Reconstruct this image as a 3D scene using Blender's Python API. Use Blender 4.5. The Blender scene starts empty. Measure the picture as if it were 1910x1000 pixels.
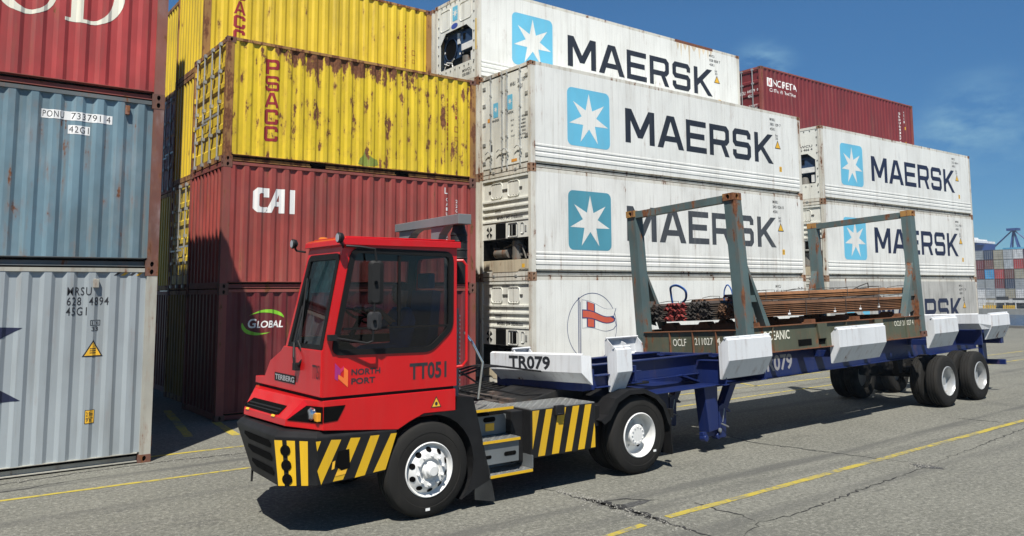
import bpy, bmesh, math, random
from mathutils import Vector, Matrix
from mathutils.geometry import tessellate_polygon
random.seed(7)
R = math.radians
sc = bpy.context.scene
COL = sc.collection

# ------------------------------------------------------------------ camera
cd = bpy.data.cameras.new('camera')
cam = bpy.data.objects.new('camera', cd); COL.objects.link(cam)
yaw, pitch, roll = -0.67048, 0.10084, -0.008226
cy_, sy_, cp_, sp_ = math.cos(yaw), math.sin(yaw), math.cos(pitch), math.sin(pitch)
fwd = Vector((-sy_*cp_, cy_*cp_, sp_)); rgt = Vector((cy_, sy_, 0)); upv = rgt.cross(fwd)
r2 = rgt*math.cos(roll)+upv*math.sin(roll); u2 = -rgt*math.sin(roll)+upv*math.cos(roll)
cam.matrix_world = Matrix(((r2.x, u2.x, -fwd.x, -4.8709), (r2.y, u2.y, -fwd.y, -16.7159), (r2.z, u2.z, -fwd.z, 2.4862), (0, 0, 0, 1)))
cd.sensor_width = 36.0; cd.lens = 1506.98/1910*36
cd.shift_x = -69.8/1910; cd.shift_y = -108.1/1910
cd.clip_start = .1; cd.clip_end = 6000
sc.camera = cam

# ------------------------------------------------------------------ sky, sun, exposure
SUN_DIR = Vector((1, 1.15, -2.45)).normalized()
ELEV = math.asin(-SUN_DIR.z); AZ = math.atan2(-SUN_DIR.x, -SUN_DIR.y)
w = bpy.data.worlds.new('World'); sc.world = w; w.use_nodes = True
nt = w.node_tree; bg = nt.nodes['Background']
sky = nt.nodes.new('ShaderNodeTexSky'); sky.sky_type = 'NISHITA'; sky.sun_disc = False
sky.sun_elevation = ELEV; sky.sun_rotation = AZ; sky.air_density = 1.0; sky.dust_density = 0.0; sky.ozone_density = 5.0; sky.altitude = 3500
# a few wisps of cloud, fixed to directions of the sky
tc = nt.nodes.new('ShaderNodeTexCoord')
def wn(t, **k):
    n = nt.nodes.new(t)
    for a, b in k.items(): setattr(n, a, b)
    return n
cm = wn('ShaderNodeMapping'); cm.inputs['Scale'].default_value = (5, 5, 13); nt.links.new(tc.outputs['Generated'], cm.inputs['Vector'])
nz = wn('ShaderNodeTexNoise'); nz.inputs['Scale'].default_value = 2.2; nz.inputs['Detail'].default_value = 8; nz.inputs['Roughness'].default_value = .62
nt.links.new(cm.outputs[0], nz.inputs['Vector'])
total = None
for d, rad, amt in (((.905, .385, .175), .085, .5), ((.86, .41, .16), .05, .35), ((.775, .57, .255), .055, .6)):
    vd = Vector(d).normalized()
    ds = wn('ShaderNodeVectorMath', operation='DISTANCE'); nt.links.new(tc.outputs['Generated'], ds.inputs[0]); ds.inputs[1].default_value = vd
    mr = wn('ShaderNodeMapRange', interpolation_type='SMOOTHERSTEP'); nt.links.new(ds.outputs['Value'], mr.inputs[0])
    mr.inputs[1].default_value = rad; mr.inputs[2].default_value = 0; mr.inputs[3].default_value = 0; mr.inputs[4].default_value = amt
    if total is None: total = mr.outputs[0]
    else:
        ad = wn('ShaderNodeMath', operation='ADD'); nt.links.new(total, ad.inputs[0]); nt.links.new(mr.outputs[0], ad.inputs[1]); total = ad.outputs[0]
cr = wn('ShaderNodeMapRange'); nt.links.new(nz.outputs['Fac'], cr.inputs[0]); cr.inputs[1].default_value = .42; cr.inputs[2].default_value = .75
ml = wn('ShaderNodeMath', operation='MULTIPLY'); nt.links.new(total, ml.inputs[0]); nt.links.new(cr.outputs[0], ml.inputs[1])
mx = wn('ShaderNodeMix', data_type='RGBA'); nt.links.new(ml.outputs[0], mx.inputs['Factor'])
nt.links.new(sky.outputs[0], mx.inputs['A']); mx.inputs['B'].default_value = (7.5, 7.8, 8.2, 1)
# deeper blue than the model's own haze, paler towards the horizon
sx = wn('ShaderNodeSeparateXYZ'); nt.links.new(tc.outputs['Generated'], sx.inputs[0])
zr = wn('ShaderNodeMapRange'); nt.links.new(sx.outputs[2], zr.inputs[0]); zr.inputs[1].default_value = .06; zr.inputs[2].default_value = .32
tm = wn('ShaderNodeMix', data_type='RGBA'); nt.links.new(zr.outputs[0], tm.inputs['Factor']); tm.inputs['A'].default_value = (.52, .80, .83, 1); tm.inputs['B'].default_value = (.80, 1.30, 1.42, 1)
mm = wn('ShaderNodeMix', data_type='RGBA', blend_type='MULTIPLY'); mm.inputs['Factor'].default_value = 1
nt.links.new(mx.outputs['Result'], mm.inputs['A']); nt.links.new(tm.outputs['Result'], mm.inputs['B'])
nt.links.new(mm.outputs['Result'], bg.inputs[0]); bg.inputs[1].default_value = .057
sl = bpy.data.lights.new('sun', 'SUN'); sl.energy = 5.0; sl.angle = R(.53); sl.color = (1, .955, .88)
sun = bpy.data.objects.new('sun', sl); COL.objects.link(sun)
sun.rotation_euler = SUN_DIR.to_track_quat('-Z', 'Y').to_euler(); sun.location = (-20, -25, 50)
sc.view_settings.view_transform = 'Standard'; sc.view_settings.look = 'None'
sc.view_settings.exposure = .55; sc.view_settings.gamma = 1

# ------------------------------------------------------------------ materials
def lin(c):
    return tuple((x/12.92 if x <= .04045 else ((x+.055)/1.055)**2.4) for x in c)
class NT:
    def __init__(s, name):
        s.m = bpy.data.materials.new(name); s.m.use_nodes = True; s.t = s.m.node_tree
        s.b = s.t.nodes['Principled BSDF']; s.pos = None
    def n(s, t, **k):
        x = s.t.nodes.new(t)
        for a, b in k.items(): setattr(x, a, b)
        return x
    def l(s, a, b): s.t.links.new(a, b)
    def P(s):
        if s.pos is None: s.pos = s.n('ShaderNodeNewGeometry').outputs['Position']
        return s.pos
    def noise(s, scale=(1, 1, 1), det=5, rough=.55, off=(0, 0, 0), size=1.0):
        mp = s.n('ShaderNodeMapping'); mp.inputs['Scale'].default_value = scale; mp.inputs['Location'].default_value = off
        s.l(s.P(), mp.inputs[0])
        x = s.n('ShaderNodeTexNoise'); x.inputs['Scale'].default_value = size; x.inputs['Detail'].default_value = det; x.inputs['Roughness'].default_value = rough
        s.l(mp.outputs[0], x.inputs['Vector']); return x.outputs['Fac']
    def ramp(s, v, a, b, c=0, d=1, smooth=True):
        x = s.n('ShaderNodeMapRange', interpolation_type='SMOOTHSTEP' if smooth else 'LINEAR')
        s.l(v, x.inputs[0]); x.inputs[1].default_value = a; x.inputs[2].default_value = b; x.inputs[3].default_value = c; x.inputs[4].default_value = d
        return x.outputs[0]
    def math(s, op, a, b=None):
        x = s.n('ShaderNodeMath', operation=op)
        for i, v in enumerate((a, b)):
            if v is None: continue
            if isinstance(v, (int, float)): x.inputs[i].default_value = v
            else: s.l(v, x.inputs[i])
        return x.outputs[0]
    def mix(s, f, a, b):
        x = s.n('ShaderNodeMix', data_type='RGBA')
        for k, v in (('Factor', f), ('A', a), ('B', b)):
            if isinstance(v, (int, float)): x.inputs[k].default_value = v
            elif isinstance(v, tuple): x.inputs[k].default_value = (*v[:3], 1)
            else: s.l(v, x.inputs[k])
        return x.outputs['Result']
    def col(s, c):
        s.l(c, s.b.inputs['Base Color'])
    def bump(s, h, strength=.3, dist=.01):
        x = s.n('ShaderNodeBump'); x.inputs['Strength'].default_value = strength; x.inputs['Distance'].default_value = dist
        s.l(h, x.inputs['Height']); s.l(x.outputs[0], s.b.inputs['Normal'])
    def xyz(s):
        x = s.n('ShaderNodeSeparateXYZ'); s.l(s.P(), x.inputs[0]); return x.outputs
_mc = {}
RUST = (.10, .036, .016); RUST2 = (.19, .075, .03)
def paint(name, c, rust=.1, dirt=.3, var=.12, rough=.5, dirtcol=(.13, .115, .09), streak=.5, metal=0, bump=.15, faded=.0, topz=None, seams=False, spec=.4):
    """weathered paint: colour drift, vertical dirt runs, rust patches that follow the runs"""
    if name in _mc: return _mc[name]
    n = NT(name)
    big = n.noise((.9, .9, .5), 4, .6, size=1.2)
    run = n.noise((9, 9, .55), 5, .6, (3, 1, 0))
    fine = n.noise((22, 22, 14), 3, .6)
    a = tuple(min(1, x*(1+var)) for x in c); b = tuple(x*(1-var) for x in c)
    col = n.mix(n.ramp(big, .3, .7), a, b)
    if faded:
        col = n.mix(n.math('MULTIPLY', n.ramp(n.noise((1.5, 1.5, .7), 5, .65, (9, 4, 2), 1.4), .45, .75), faded), col, tuple(min(1, x*.6+.22) for x in c))
    dm = n.math('MULTIPLY', n.ramp(run, .48, .78), dirt*streak*2)
    dm = n.math('ADD', dm, n.math('MULTIPLY', n.ramp(big, .5, .85), dirt*.6))
    dm = n.math('MINIMUM', dm, .9)
    col = n.mix(dm, col, dirtcol)
    rg = n.ramp(dm, 0, 1, rough, .8)
    h = fine
    if seams:
        x = n.xyz()[0]
        fr = n.math('FRACT', n.math('DIVIDE', x, .305))
        ln = n.math('SUBTRACT', 1.0, n.ramp(n.math('ABSOLUTE', n.math('SUBTRACT', fr, .5)), 0, .022))
        wnz = n.n('ShaderNodeTexWhiteNoise', noise_dimensions='1D'); n.l(n.math('FLOOR', n.math('DIVIDE', x, .305)), wnz.inputs['W'])
        col = n.mix(n.ramp(wnz.outputs['Value'], 0, 1, 0, .16, False), col, tuple(v*.72 for v in c))
        col = n.mix(n.math('MULTIPLY', ln, .5), col, tuple(v*.42 for v in c))
        blot = n.noise((1.7, 1.7, 1.3), 7, .7, (13, 3, 5)); col = n.mix(n.ramp(blot, .60, .70, 0, .22), col, tuple(v*.55 for v in c))
    if rust > 0:
        rn = n.math('ADD', n.math('MULTIPLY', n.noise((4, 4, 2.1), 7, .68, (5, 2, 7)), .62), n.math('MULTIPLY', run, .38))
        th = .66-.2*rust
        if topz is not None:
            # corrosion that gathers along the top of this one box and thins out below
            z = n.xyz()[2]; g = n.ramp(z, topz-.62, topz-.02, 0, .15)
            xx = n.xyz()[0]; gx = n.math('MULTIPLY', n.ramp(xx, .4, 1.6), n.ramp(xx, 5.2, 3.2))
            rn = n.math('ADD', rn, n.math('MULTIPLY', g, gx))
        rm = n.ramp(rn, th, th+.035)
        halo = n.ramp(rn, th-.08, th+.02, 0, .45)
        col = n.mix(halo, col, tuple(v*.5+k*.6 for v, k in zip(c, RUST2)))
        rc = n.mix(n.ramp(fine, .35, .65), RUST, RUST2)
        col = n.mix(rm, col, rc)
        rg = n.math('MAXIMUM', rg, n.ramp(rm, 0, 1, rough, .9))
        h = n.math('SUBTRACT', n.math('MULTIPLY', fine, .5), n.math('MULTIPLY', rm, .6))
    n.col(col); n.l(rg, n.b.inputs['Roughness']); n.b.inputs['Metallic'].default_value = metal
    n.b.inputs['Specular IOR Level'].default_value = spec
    if bump: n.bump(h, bump, .004)
    _mc[name] = n.m; return n.m
def plain(name, c, rough=.5, metal=0, var=.08, scale=6, bump=0, coat=0, spec=.5, emit=None):
    if name in _mc: return _mc[name]
    n = NT(name); f = n.noise((scale,)*3, 5, .6)
    n.col(n.mix(n.ramp(f, .3, .7), tuple(min(1, x*(1+var)) for x in c), tuple(x*(1-var) for x in c)))
    g = n.noise((scale*.5,)*3, 4, .6, (4, 4, 4)); n.l(n.ramp(g, .3, .7, max(.02, rough-.08), min(1, rough+.1)), n.b.inputs['Roughness'])
    n.b.inputs['Metallic'].default_value = metal; n.b.inputs['Coat Weight'].default_value = coat; n.b.inputs['Coat Roughness'].default_value = .08
    n.b.inputs['Specular IOR Level'].default_value = spec
    if bump: n.bump(n.noise((scale*8,)*3, 3), bump, .004)
    if emit: n.b.inputs['Emission Color'].default_value = (*emit[0], 1); n.b.inputs['Emission Strength'].default_value = emit[1]
    _mc[name] = n.m; return n.m
def glass(name, tint, rough=.02, refl=1.0):
    if name in _mc: return _mc[name]
    n = NT(name); t = n.t; out = t.nodes['Material Output']
    tr = n.n('ShaderNodeBsdfTransparent'); tr.inputs[0].default_value = (*tint, 1)
    gl = n.n('ShaderNodeBsdfGlossy'); gl.inputs['Roughness'].default_value = rough; gl.inputs[0].default_value = (refl, refl, refl, 1)
    fr = n.n('ShaderNodeFresnel'); fr.inputs[0].default_value = 1.5
    ms = n.n('ShaderNodeMixShader'); n.l(fr.outputs[0], ms.inputs[0]); n.l(tr.outputs[0], ms.inputs[1]); n.l(gl.outputs[0], ms.inputs[2])
    n.l(ms.outputs[0], out.inputs[0]); _mc[name] = n.m; return n.m

# ------------------------------------------------------------------ mesh helpers
class MB:
    def __init__(s): s.v = []; s.f = []; s.mi = []; s.sm = []
    def add(s, vs, fs, mi=0, smooth=False):
        o = len(s.v); s.v += [tuple(v) for v in vs]
        for f in fs: s.f.append([i+o for i in f]); s.mi.append(mi); s.sm.append(smooth)
        return s
    def box(s, x0, x1, y0, y1, z0, z1, mi=0):
        return s.add([(x0, y0, z0), (x1, y0, z0), (x1, y1, z0), (x0, y1, z0), (x0, y0, z1), (x1, y0, z1), (x1, y1, z1), (x0, y1, z1)],
                     [(0, 3, 2, 1), (4, 5, 6, 7), (0, 1, 5, 4), (1, 2, 6, 5), (2, 3, 7, 6), (3, 0, 4, 7)], mi)
    def prism(s, poly, axis, a, b, mi=0):
        """poly of 2D points extruded from a to b along axis (0: poly is y,z; 1: x,z; 2: x,y)"""
        def p(q, t): return (t, q[0], q[1]) if axis == 0 else ((q[0], t, q[1]) if axis == 1 else (q[0], q[1], t))
        n = len(poly); vs = [p(q, a) for q in poly]+[p(q, b) for q in poly]
        return s.add(vs, [tuple(range(n-1, -1, -1)), tuple(range(n, 2*n))]+[(i, (i+1) % n, n+(i+1) % n, n+i) for i in range(n)], mi)
    def loft(s, loops, mi=0, caps=True, closed=True, smooth=False):
        n = len(loops[0]); vs = [p for L in loops for p in L]; fs = []
        for k in range(len(loops)-1):
            for i in range(n if closed else n-1):
                j = (i+1) % n; fs.append((k*n+i, k*n+j, (k+1)*n+j, (k+1)*n+i))
        if caps: fs += [tuple(range(n-1, -1, -1)), tuple(range((len(loops)-1)*n, len(loops)*n))]
        return s.add(vs, fs, mi, smooth)
    def tube(s, pts, r, n=8, mi=0, caps=True):
        pts = [Vector(p) for p in pts]; loops = []
        prev = None
        for i, p in enumerate(pts):
            d = ((pts[min(i+1, len(pts)-1)]-p).normalized()+(p-pts[max(i-1, 0)]).normalized())
            d = d.normalized() if d.length > 1e-6 else Vector((0, 0, 1))
            if prev is None:
                a = d.orthogonal().normalized()
            else:
                a = (prev-d*prev.dot(d)).normalized()
            prev = a; b = d.cross(a); rr = r[i] if isinstance(r, (list, tuple)) else r
            loops.append([tuple(p+a*rr*math.cos(2*math.pi*k/n)+b*rr*math.sin(2*math.pi*k/n)) for k in range(n)])
        return s.loft(loops, mi, caps, True, True)
    def lathe(s, prof, c, axis=1, n=40, mi=0, smooth=True, sgn=1):
        """prof: (radius, height along axis)"""
        vs = []; fs = []; m = len(prof)
        for k in range(n):
            t = 2*math.pi*k/n; ca, sa = math.cos(t), math.sin(t)
            for r, h in prof:
                h *= sgn
                q = (h, r*ca, r*sa) if axis == 0 else ((r*ca, h, r*sa) if axis == 1 else (r*ca, r*sa, h))
                vs.append((c[0]+q[0], c[1]+q[1], c[2]+q[2]))
        for k in range(n):
            for i in range(m-1):
                a, b = k*m+i, ((k+1) % n)*m+i; fs.append((a, b, b+1, a+1))
        return s.add(vs, fs, mi, smooth)
    def mesh(s, name, mats, recalc=True, bev=0):
        me = bpy.data.meshes.new(name); me.from_pydata(s.v, [], s.f)
        for m in (mats if isinstance(mats, (list, tuple)) else [mats]): me.materials.append(m)
        me.polygons.foreach_set('material_index', s.mi); me.polygons.foreach_set('use_smooth', s.sm)
        bm = bmesh.new(); bm.from_mesh(me)
        if recalc: bmesh.ops.recalc_face_normals(bm, faces=bm.faces)
        bm.to_mesh(me); bm.free()
        if any(s.sm): me.set_sharp_from_angle(angle=R(25))
        me.update(); return me
def put(name, me, parent=None, loc=None, bev=0):
    o = bpy.data.objects.new(name, me); COL.objects.link(o)
    if parent: o.parent = parent
    if loc: o.location = loc
    if bev:
        b = o.modifiers.new('bevel', 'BEVEL'); b.width = bev; b.segments = 2; b.limit_method = 'ANGLE'; b.angle_limit = R(40)
    return o
def obj(name, mb, mats, parent=None, bev=0, **k):
    o = put(name, mb.mesh(name, mats), parent, None, bev)
    for a, b in k.items(): o[a] = b
    return o
def thing(name, label, cat, loc=(0, 0, 0), M=None, group=None):
    o = bpy.data.objects.new(name, None); COL.objects.link(o); o.empty_display_size = .3
    if M is not None: o.matrix_world = Matrix.Translation(loc) @ M
    else: o.location = loc
    o['label'] = label; o['category'] = cat
    if group: o['group'] = group
    return o
def tag(o, label, cat, group=None, kind=None):
    if label: o['label'] = label
    if cat: o['category'] = cat
    if group: o['group'] = group
    if kind: o['kind'] = kind
    return o
# ---- flat shapes: lists of (outer loop, [holes]) in 2D
LET = {
 'M': ([(0, 0), (0, 1), (.21, 1), (.5, .42), (.79, 1), (1, 1), (1, 0), (.82, 0), (.82, .66), (.58, .17), (.42, .17), (.18, .66), (.18, 0)], []),
 'A': ([(0, 0), (.36, 1), (.64, 1), (1, 0), (.79, 0), (.72, .21), (.28, .21), (.21, 0)], [[(.34, .38), (.66, .38), (.5, .83)]]),
 'E': ([(0, 0), (0, 1), (.98, 1), (.98, .82), (.2, .82), (.2, .6), (.9, .6), (.9, .42), (.2, .42), (.2, .18), (1, .18), (1, 0)], []),
 'R': ([(0, 0), (0, 1), (.86, 1), (1, .87), (1, .5), (.87, .37), (.8, .37), (1, 0), (.77, 0), (.58, .35), (.2, .35), (.2, 0)], [[(.2, .53), (.2, .82), (.75, .82), (.8, .77), (.8, .58), (.75, .53)]]),
 'S': ([(0, .13), (.13, 0), (.87, 0), (1, .13), (1, .46), (.87, .59), (.23, .59), (.2, .62), (.2, .79), (.23, .82), (.77, .82), (.8, .79), (.8, .7), (1, .7), (1, .87), (.87, 1), (.13, 1), (0, .87), (0, .54), (.13, .41), (.77, .41), (.8, .38), (.8, .21), (.77, .18), (.23, .18), (.2, .21), (.2, .3), (0, .3)], []),
 'K': ([(0, 0), (0, 1), (.2, 1), (.2, .57), (.72, 1), (1, 1), (.47, .55), (1, 0), (.74, 0), (.33, .43), (.2, .32), (.2, 0)], []),
 'P': ([(0, 0), (0, 1), (.85, 1), (1, .87), (1, .46), (.85, .33), (.28, .33), (.28, 0)], [[(.28, .52), (.28, .8), (.68, .8), (.74, .74), (.74, .58), (.68, .52)]]),
 'C': ([(0, .15), (.15, 0), (.85, 0), (1, .15), (1, .36), (.73, .36), (.73, .2), (.27, .2), (.27, .8), (.73, .8), (.73, .64), (1, .64), (1, .85), (.85, 1), (.15, 1), (0, .85)], []),
}
def let(ch, x0, x1, z0, z1):
    o, h = LET[ch]; f = lambda q: (x0+q[0]*(x1-x0), z0+q[1]*(z1-z0))
    return ([f(q) for q in o], [[f(q) for q in k] for k in h])
def tess(shapes):
    vs = []; fs = []
    for o, hs in shapes:
        loops = [[Vector((a, b, 0)) for a, b in L] for L in [o]+hs]; flat = [p for L in loops for p in L]; k = len(vs)
        vs += [(p.x, p.y) for p in flat]; fs += [tuple(i+k for i in t) for t in tessellate_polygon(loops)]
    return vs, fs
_tc = {}
def text2d(s, x0, x1, z0, z1, bold=.012, shear=0, space=1.0):
    """built-in lettering fitted into a box"""
    key = (s, bold, shear, space)
    if key not in _tc:
        cu = bpy.data.curves.new('lettering', 'FONT'); cu.body = s; cu.size = 1; cu.offset = bold; cu.shear = shear; cu.space_character = space; cu.resolution_u = 3; cu.fill_mode = 'FRONT'
        o = bpy.data.objects.new('lettering', cu); me = bpy.data.meshes.new_from_object(o)
        vs = [(v.co.x, v.co.y) for v in me.vertices]; fs = [tuple(p.vertices) for p in me.polygons]
        bpy.data.objects.remove(o); bpy.data.curves.remove(cu); bpy.data.meshes.remove(me)
        ax = min(v[0] for v in vs); bx = max(v[0] for v in vs); az = min(v[1] for v in vs); bz = max(v[1] for v in vs)
        _tc[key] = ([((v[0]-ax)/(bx-ax), (v[1]-az)/(bz-az)) for v in vs], fs)
    vs, fs = _tc[key]
    return [(x0+a*(x1-x0), z0+b*(z1-z0)) for a, b in vs], fs
def flat(name, layers, mats, parent, o, u, v, lift=0.0, fn=None, breaks=None, sub=0):
    """flat painted shapes on a surface. layers: (verts2d, faces, material index, lift). fn(a) gives depth below the surface at a"""
    o = Vector(o); u = Vector(u); v = Vector(v); nrm = u.cross(v).normalized()
    bm = bmesh.new()
    lay = []
    for vs, fs, mi, lf in layers:
        b2 = bmesh.new(); bv = [b2.verts.new((a, b, 0)) for a, b in vs]
        for f in fs:
            try: b2.faces.new([bv[i] for i in f])
            except ValueError: pass
        if breaks:
            lo = min(a for a, b in vs); hi = max(a for a, b in vs)
            for br in breaks:
                if lo < br < hi: bmesh.ops.bisect_plane(b2, geom=b2.verts[:]+b2.edges[:]+b2.faces[:], plane_co=(br, 0, 0), plane_no=(1, 0, 0))
        for f in b2.faces:
            if f.normal.z < 0: f.normal_flip()
        b2.verts.index_update(); m = {}
        for q in b2.verts:
            d = lf-(fn(q.co.x) if fn else 0)
            m[q.index] = bm.verts.new(o+u*q.co.x+v*q.co.y+nrm*d)
        for f in b2.faces:
            g = bm.faces.new([m[q.index] for q in f.verts]); g.material_index = mi
            g.normal_update()
            if g.normal.dot(nrm) < 0: g.normal_flip()
        b2.free()
    me = bpy.data.meshes.new(name); bm.to_mesh(me); bm.free()
    for mt in (mats if isinstance(mats, (list, tuple)) else [mats]): me.materials.append(mt)
    return put(name, me, parent)
def rrect(x0, x1, z0, z1, r, n=5):
    out = []
    for cx, cz, a in ((x1-r, z1-r, 0), (x0+r, z1-r, 90), (x0+r, z0+r, 180), (x1-r, z0+r, 270)):
        for k in range(n+1):
            t = R(a+90*k/n); out.append((cx+r*math.cos(t), cz+r*math.sin(t)))
    return out
def ell(cx, cz, rx, rz, n=40, a0=0, a1=360):
    full = a1-a0 >= 360; m = n if full else n+1
    return [(cx+rx*math.cos(R(a0+(a1-a0)*k/n)), cz+rz*math.sin(R(a0+(a1-a0)*k/n))) for k in range(m)]
def panel(mb, outer, holes, th, mi=0, inside=None):
    """a plate from a 3D outline with openings, thickened against its normal"""
    loops = [[Vector(p) for p in L] for L in [outer]+holes]
    flatv = [p for L in loops for p in L]; tri = tessellate_polygon(loops)
    nrm = Vector((0, 0, 0)); L = loops[0]
    for i in range(len(L)): nrm += L[i].cross(L[(i+1) % len(L)])
    nrm.normalize(); N = len(flatv)
    vs = flatv+[p-nrm*th for p in flatv]; fs = []
    if inside is not None:
        mb.add(vs, [tuple(t) for t in tri], mi); mb.add(vs, [tuple(i+N for i in reversed(t)) for t in tri], inside)
    else:
        for t in tri: fs += [tuple(t), tuple(i+N for i in reversed(t))]
    k = 0
    for L in loops:
        m = len(L)
        for i in range(m): fs.append((k+i, k+(i+1) % m, N+k+(i+1) % m, N+k+i))
        k += m
    mb.add(vs, fs, mi)

# ------------------------------------------------------------------ containers
PITCH = .278; DEP = .036; W = 2.438
CP = [(0, 0), (.085, 0), (.093, .004), (.131, .032), (.139, DEP), (.224, DEP), (.232, .032), (.270, .004), (PITCH, 0)]
def corr_breaks(a, b):
    out = []; x = a
    while x < b-.001:
        for d, _ in CP[:-1]:
            if x+d < b: out.append(x+d)
        x += PITCH
    return out+[b]
def corr(x, a):
    t = (x-a) % PITCH
    for (p, d), (q, e) in zip(CP, CP[1:]):
        if t <= q: return d+(e-d)*(t-p)/(q-p)
    return 0
BLACK = plain('black_rubber', (.010, .010, .010), .75, spec=.2)
HOLE = plain('dark_hollow', (.004, .004, .004), .95, spec=.05)
GALV = paint('galvanised', (.42, .43, .42), .12, .25, .15, .45, metal=.5)
WHITE_INK = paint('white_lettering', (.74, .74, .72), 0, .15, .05, .6, bump=0)
BLACK_INK = plain('black_lettering', (.018, .02, .024), .55)
YEL_LABEL = plain('yellow_label', (.75, .42, .03), .5)
_cast = {}
def casting_mesh(m):
    """corner casting, near-bottom-left at origin: .178 x .162 x .118 with oval hand holes in two faces"""
    if m.name in _cast: return _cast[m.name]
    mb = MB(); X, Y, Z = .178, .162, .118
    def face(o, u, v, nn, wu, wv, cu, cv, ru, rv):
        o, u, v, nn = Vector(o), Vector(u), Vector(v), Vector(nn)
        sq = []; n = 16
        for k in range(n):
            t = 2*math.pi*k/n; c, s = math.cos(t), math.sin(t); q = max(abs(c), abs(s))
            sq.append((wu/2+c/q*wu/2, wv/2+s/q*wv/2))
        el = [(cu+ru*math.cos(2*math.pi*k/n), cv+rv*math.sin(2*math.pi*k/n)) for k in range(n)]
        P = lambda q, d=0: tuple(o+u*q[0]+v*q[1]-nn*d)
        vs = [P(q) for q in sq]+[P(q) for q in el]+[P(q, .03) for q in el]
        fs = [(k, (k+1) % n, n+(k+1) % n, n+k) for k in range(n)]+[(n+k, n+(k+1) % n, 2*n+(k+1) % n, 2*n+k) for k in range(n)]
        mb.add(vs, fs, 0); mb.add([P(q, .03) for q in el], [tuple(range(n))], 1)
    face((0, 0, 0), (1, 0, 0), (0, 0, 1), (0, -1, 0), X, Z, X/2, Z/2, .027, .04)
    face((0, Y, 0), (0, -1, 0), (0, 0, 1), (-1, 0, 0), Y, Z, Y/2, Z/2, .027, .04)
    mb.add([(X, 0, 0), (X, Y, 0), (0, Y, 0), (0, 0, 0), (X, 0, Z), (X, Y, Z), (0, Y, Z), (0, 0, Z)], [(0, 1, 2, 3), (7, 6, 5, 4), (0, 4, 5, 1), (1, 5, 6, 2)], 0)
    _cast[m.name] = mb.mesh('corner_casting', [m, HOLE], recalc=False); return _cast[m.name]
def castings(t, L, H, m):
    me = casting_mesh(m)
    for sx in (0, 1):
        for sy in (0, 1):
            for z in (0, H-.118):
                o = put('corner_casting', me, t, ((L+.004 if sx else -.004), (W+.004 if sy else -.004), z))
                o.scale = (-1 if sx else 1, -1 if sy else 1, 1)
def frame_common(t, L, H, fm, fork=False, rail_h=.155, top_h=.062, pm=None):
    mb = MB()
    for x0, x1 in ((0, .15), (L-.15, L)):
        for y0, y1 in ((0, .12), (W-.12, W)):
            pb = MB(); pb.box(x0, x1, y0, y1, .118, H-.118); obj('corner_post', pb, pm or fm, t)
    for sy in (0, 1):
        y = (lambda a: a) if sy == 0 else (lambda a: W-a)
        def b(x0, x1, a0, a1, z0, z1): mb.box(x0, x1, min(y(a0), y(a1)), max(y(a0), y(a1)), z0, z1)
        # recessed bottom channel with an overhanging top lip
        segs = [(.18, L-.18)]
        if fork: segs = [(.18, L/2-1.20), (L/2-.84, L/2+.84), (L/2+1.20, L-.18)]
        for a, c in segs: b(a, c, .078, .088, .035, rail_h-.01)
        b(.18, L-.18, .004, .088, rail_h-.01, rail_h)
        for a, c in segs: b(a, c, .016, .088, .022, .035)
        b(.18, L-.18, .002, .07, H-top_h, H-.004)
    for x0, x1 in ((.012, .09), (L-.09, L-.012)):
        mb.box(x0, x1, .165, W-.165, .02, .14); mb.box(x0, x1, .165, W-.165, H-.10, H-.006)
    return obj('frame', mb, fm, t)
def corr_panel(mb, a, b, z0, z1, y=.008, sign=1, flip=None, mi=0):
    xs = corr_breaks(a, b); vs = []; n = len(xs)
    for x in xs:
        d = y+corr(x, a)
        yy = d if sign > 0 else W-d
        vs += [(x, yy, z0), (x, yy, z1)]
    mb.add(vs, [(2*i, 2*i+2, 2*i+3, 2*i+1) for i in range(n-1)], mi, True)
def corr_end(mb, H, x0=.02, inward=1, mi=0):
    ys = []; p = .25; y = .125
    a = .125
    while y < W-.125:
        for d, e in ((0, 0), (.085, 0), (.125, .045), (.21, .045)):
            if y+d < W-.125: ys.append((y+d, e))
        y += p
    ys.append((W-.125, 0)); vs = []
    for q, e in ys:
        vs += [(x0+inward*e, q, .14), (x0+inward*e, q, H-.10)]
    mb.add(vs, [(2*i+2, 2*i, 2*i+1, 2*i+3) for i in range(len(ys)-1)], mi)
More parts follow.
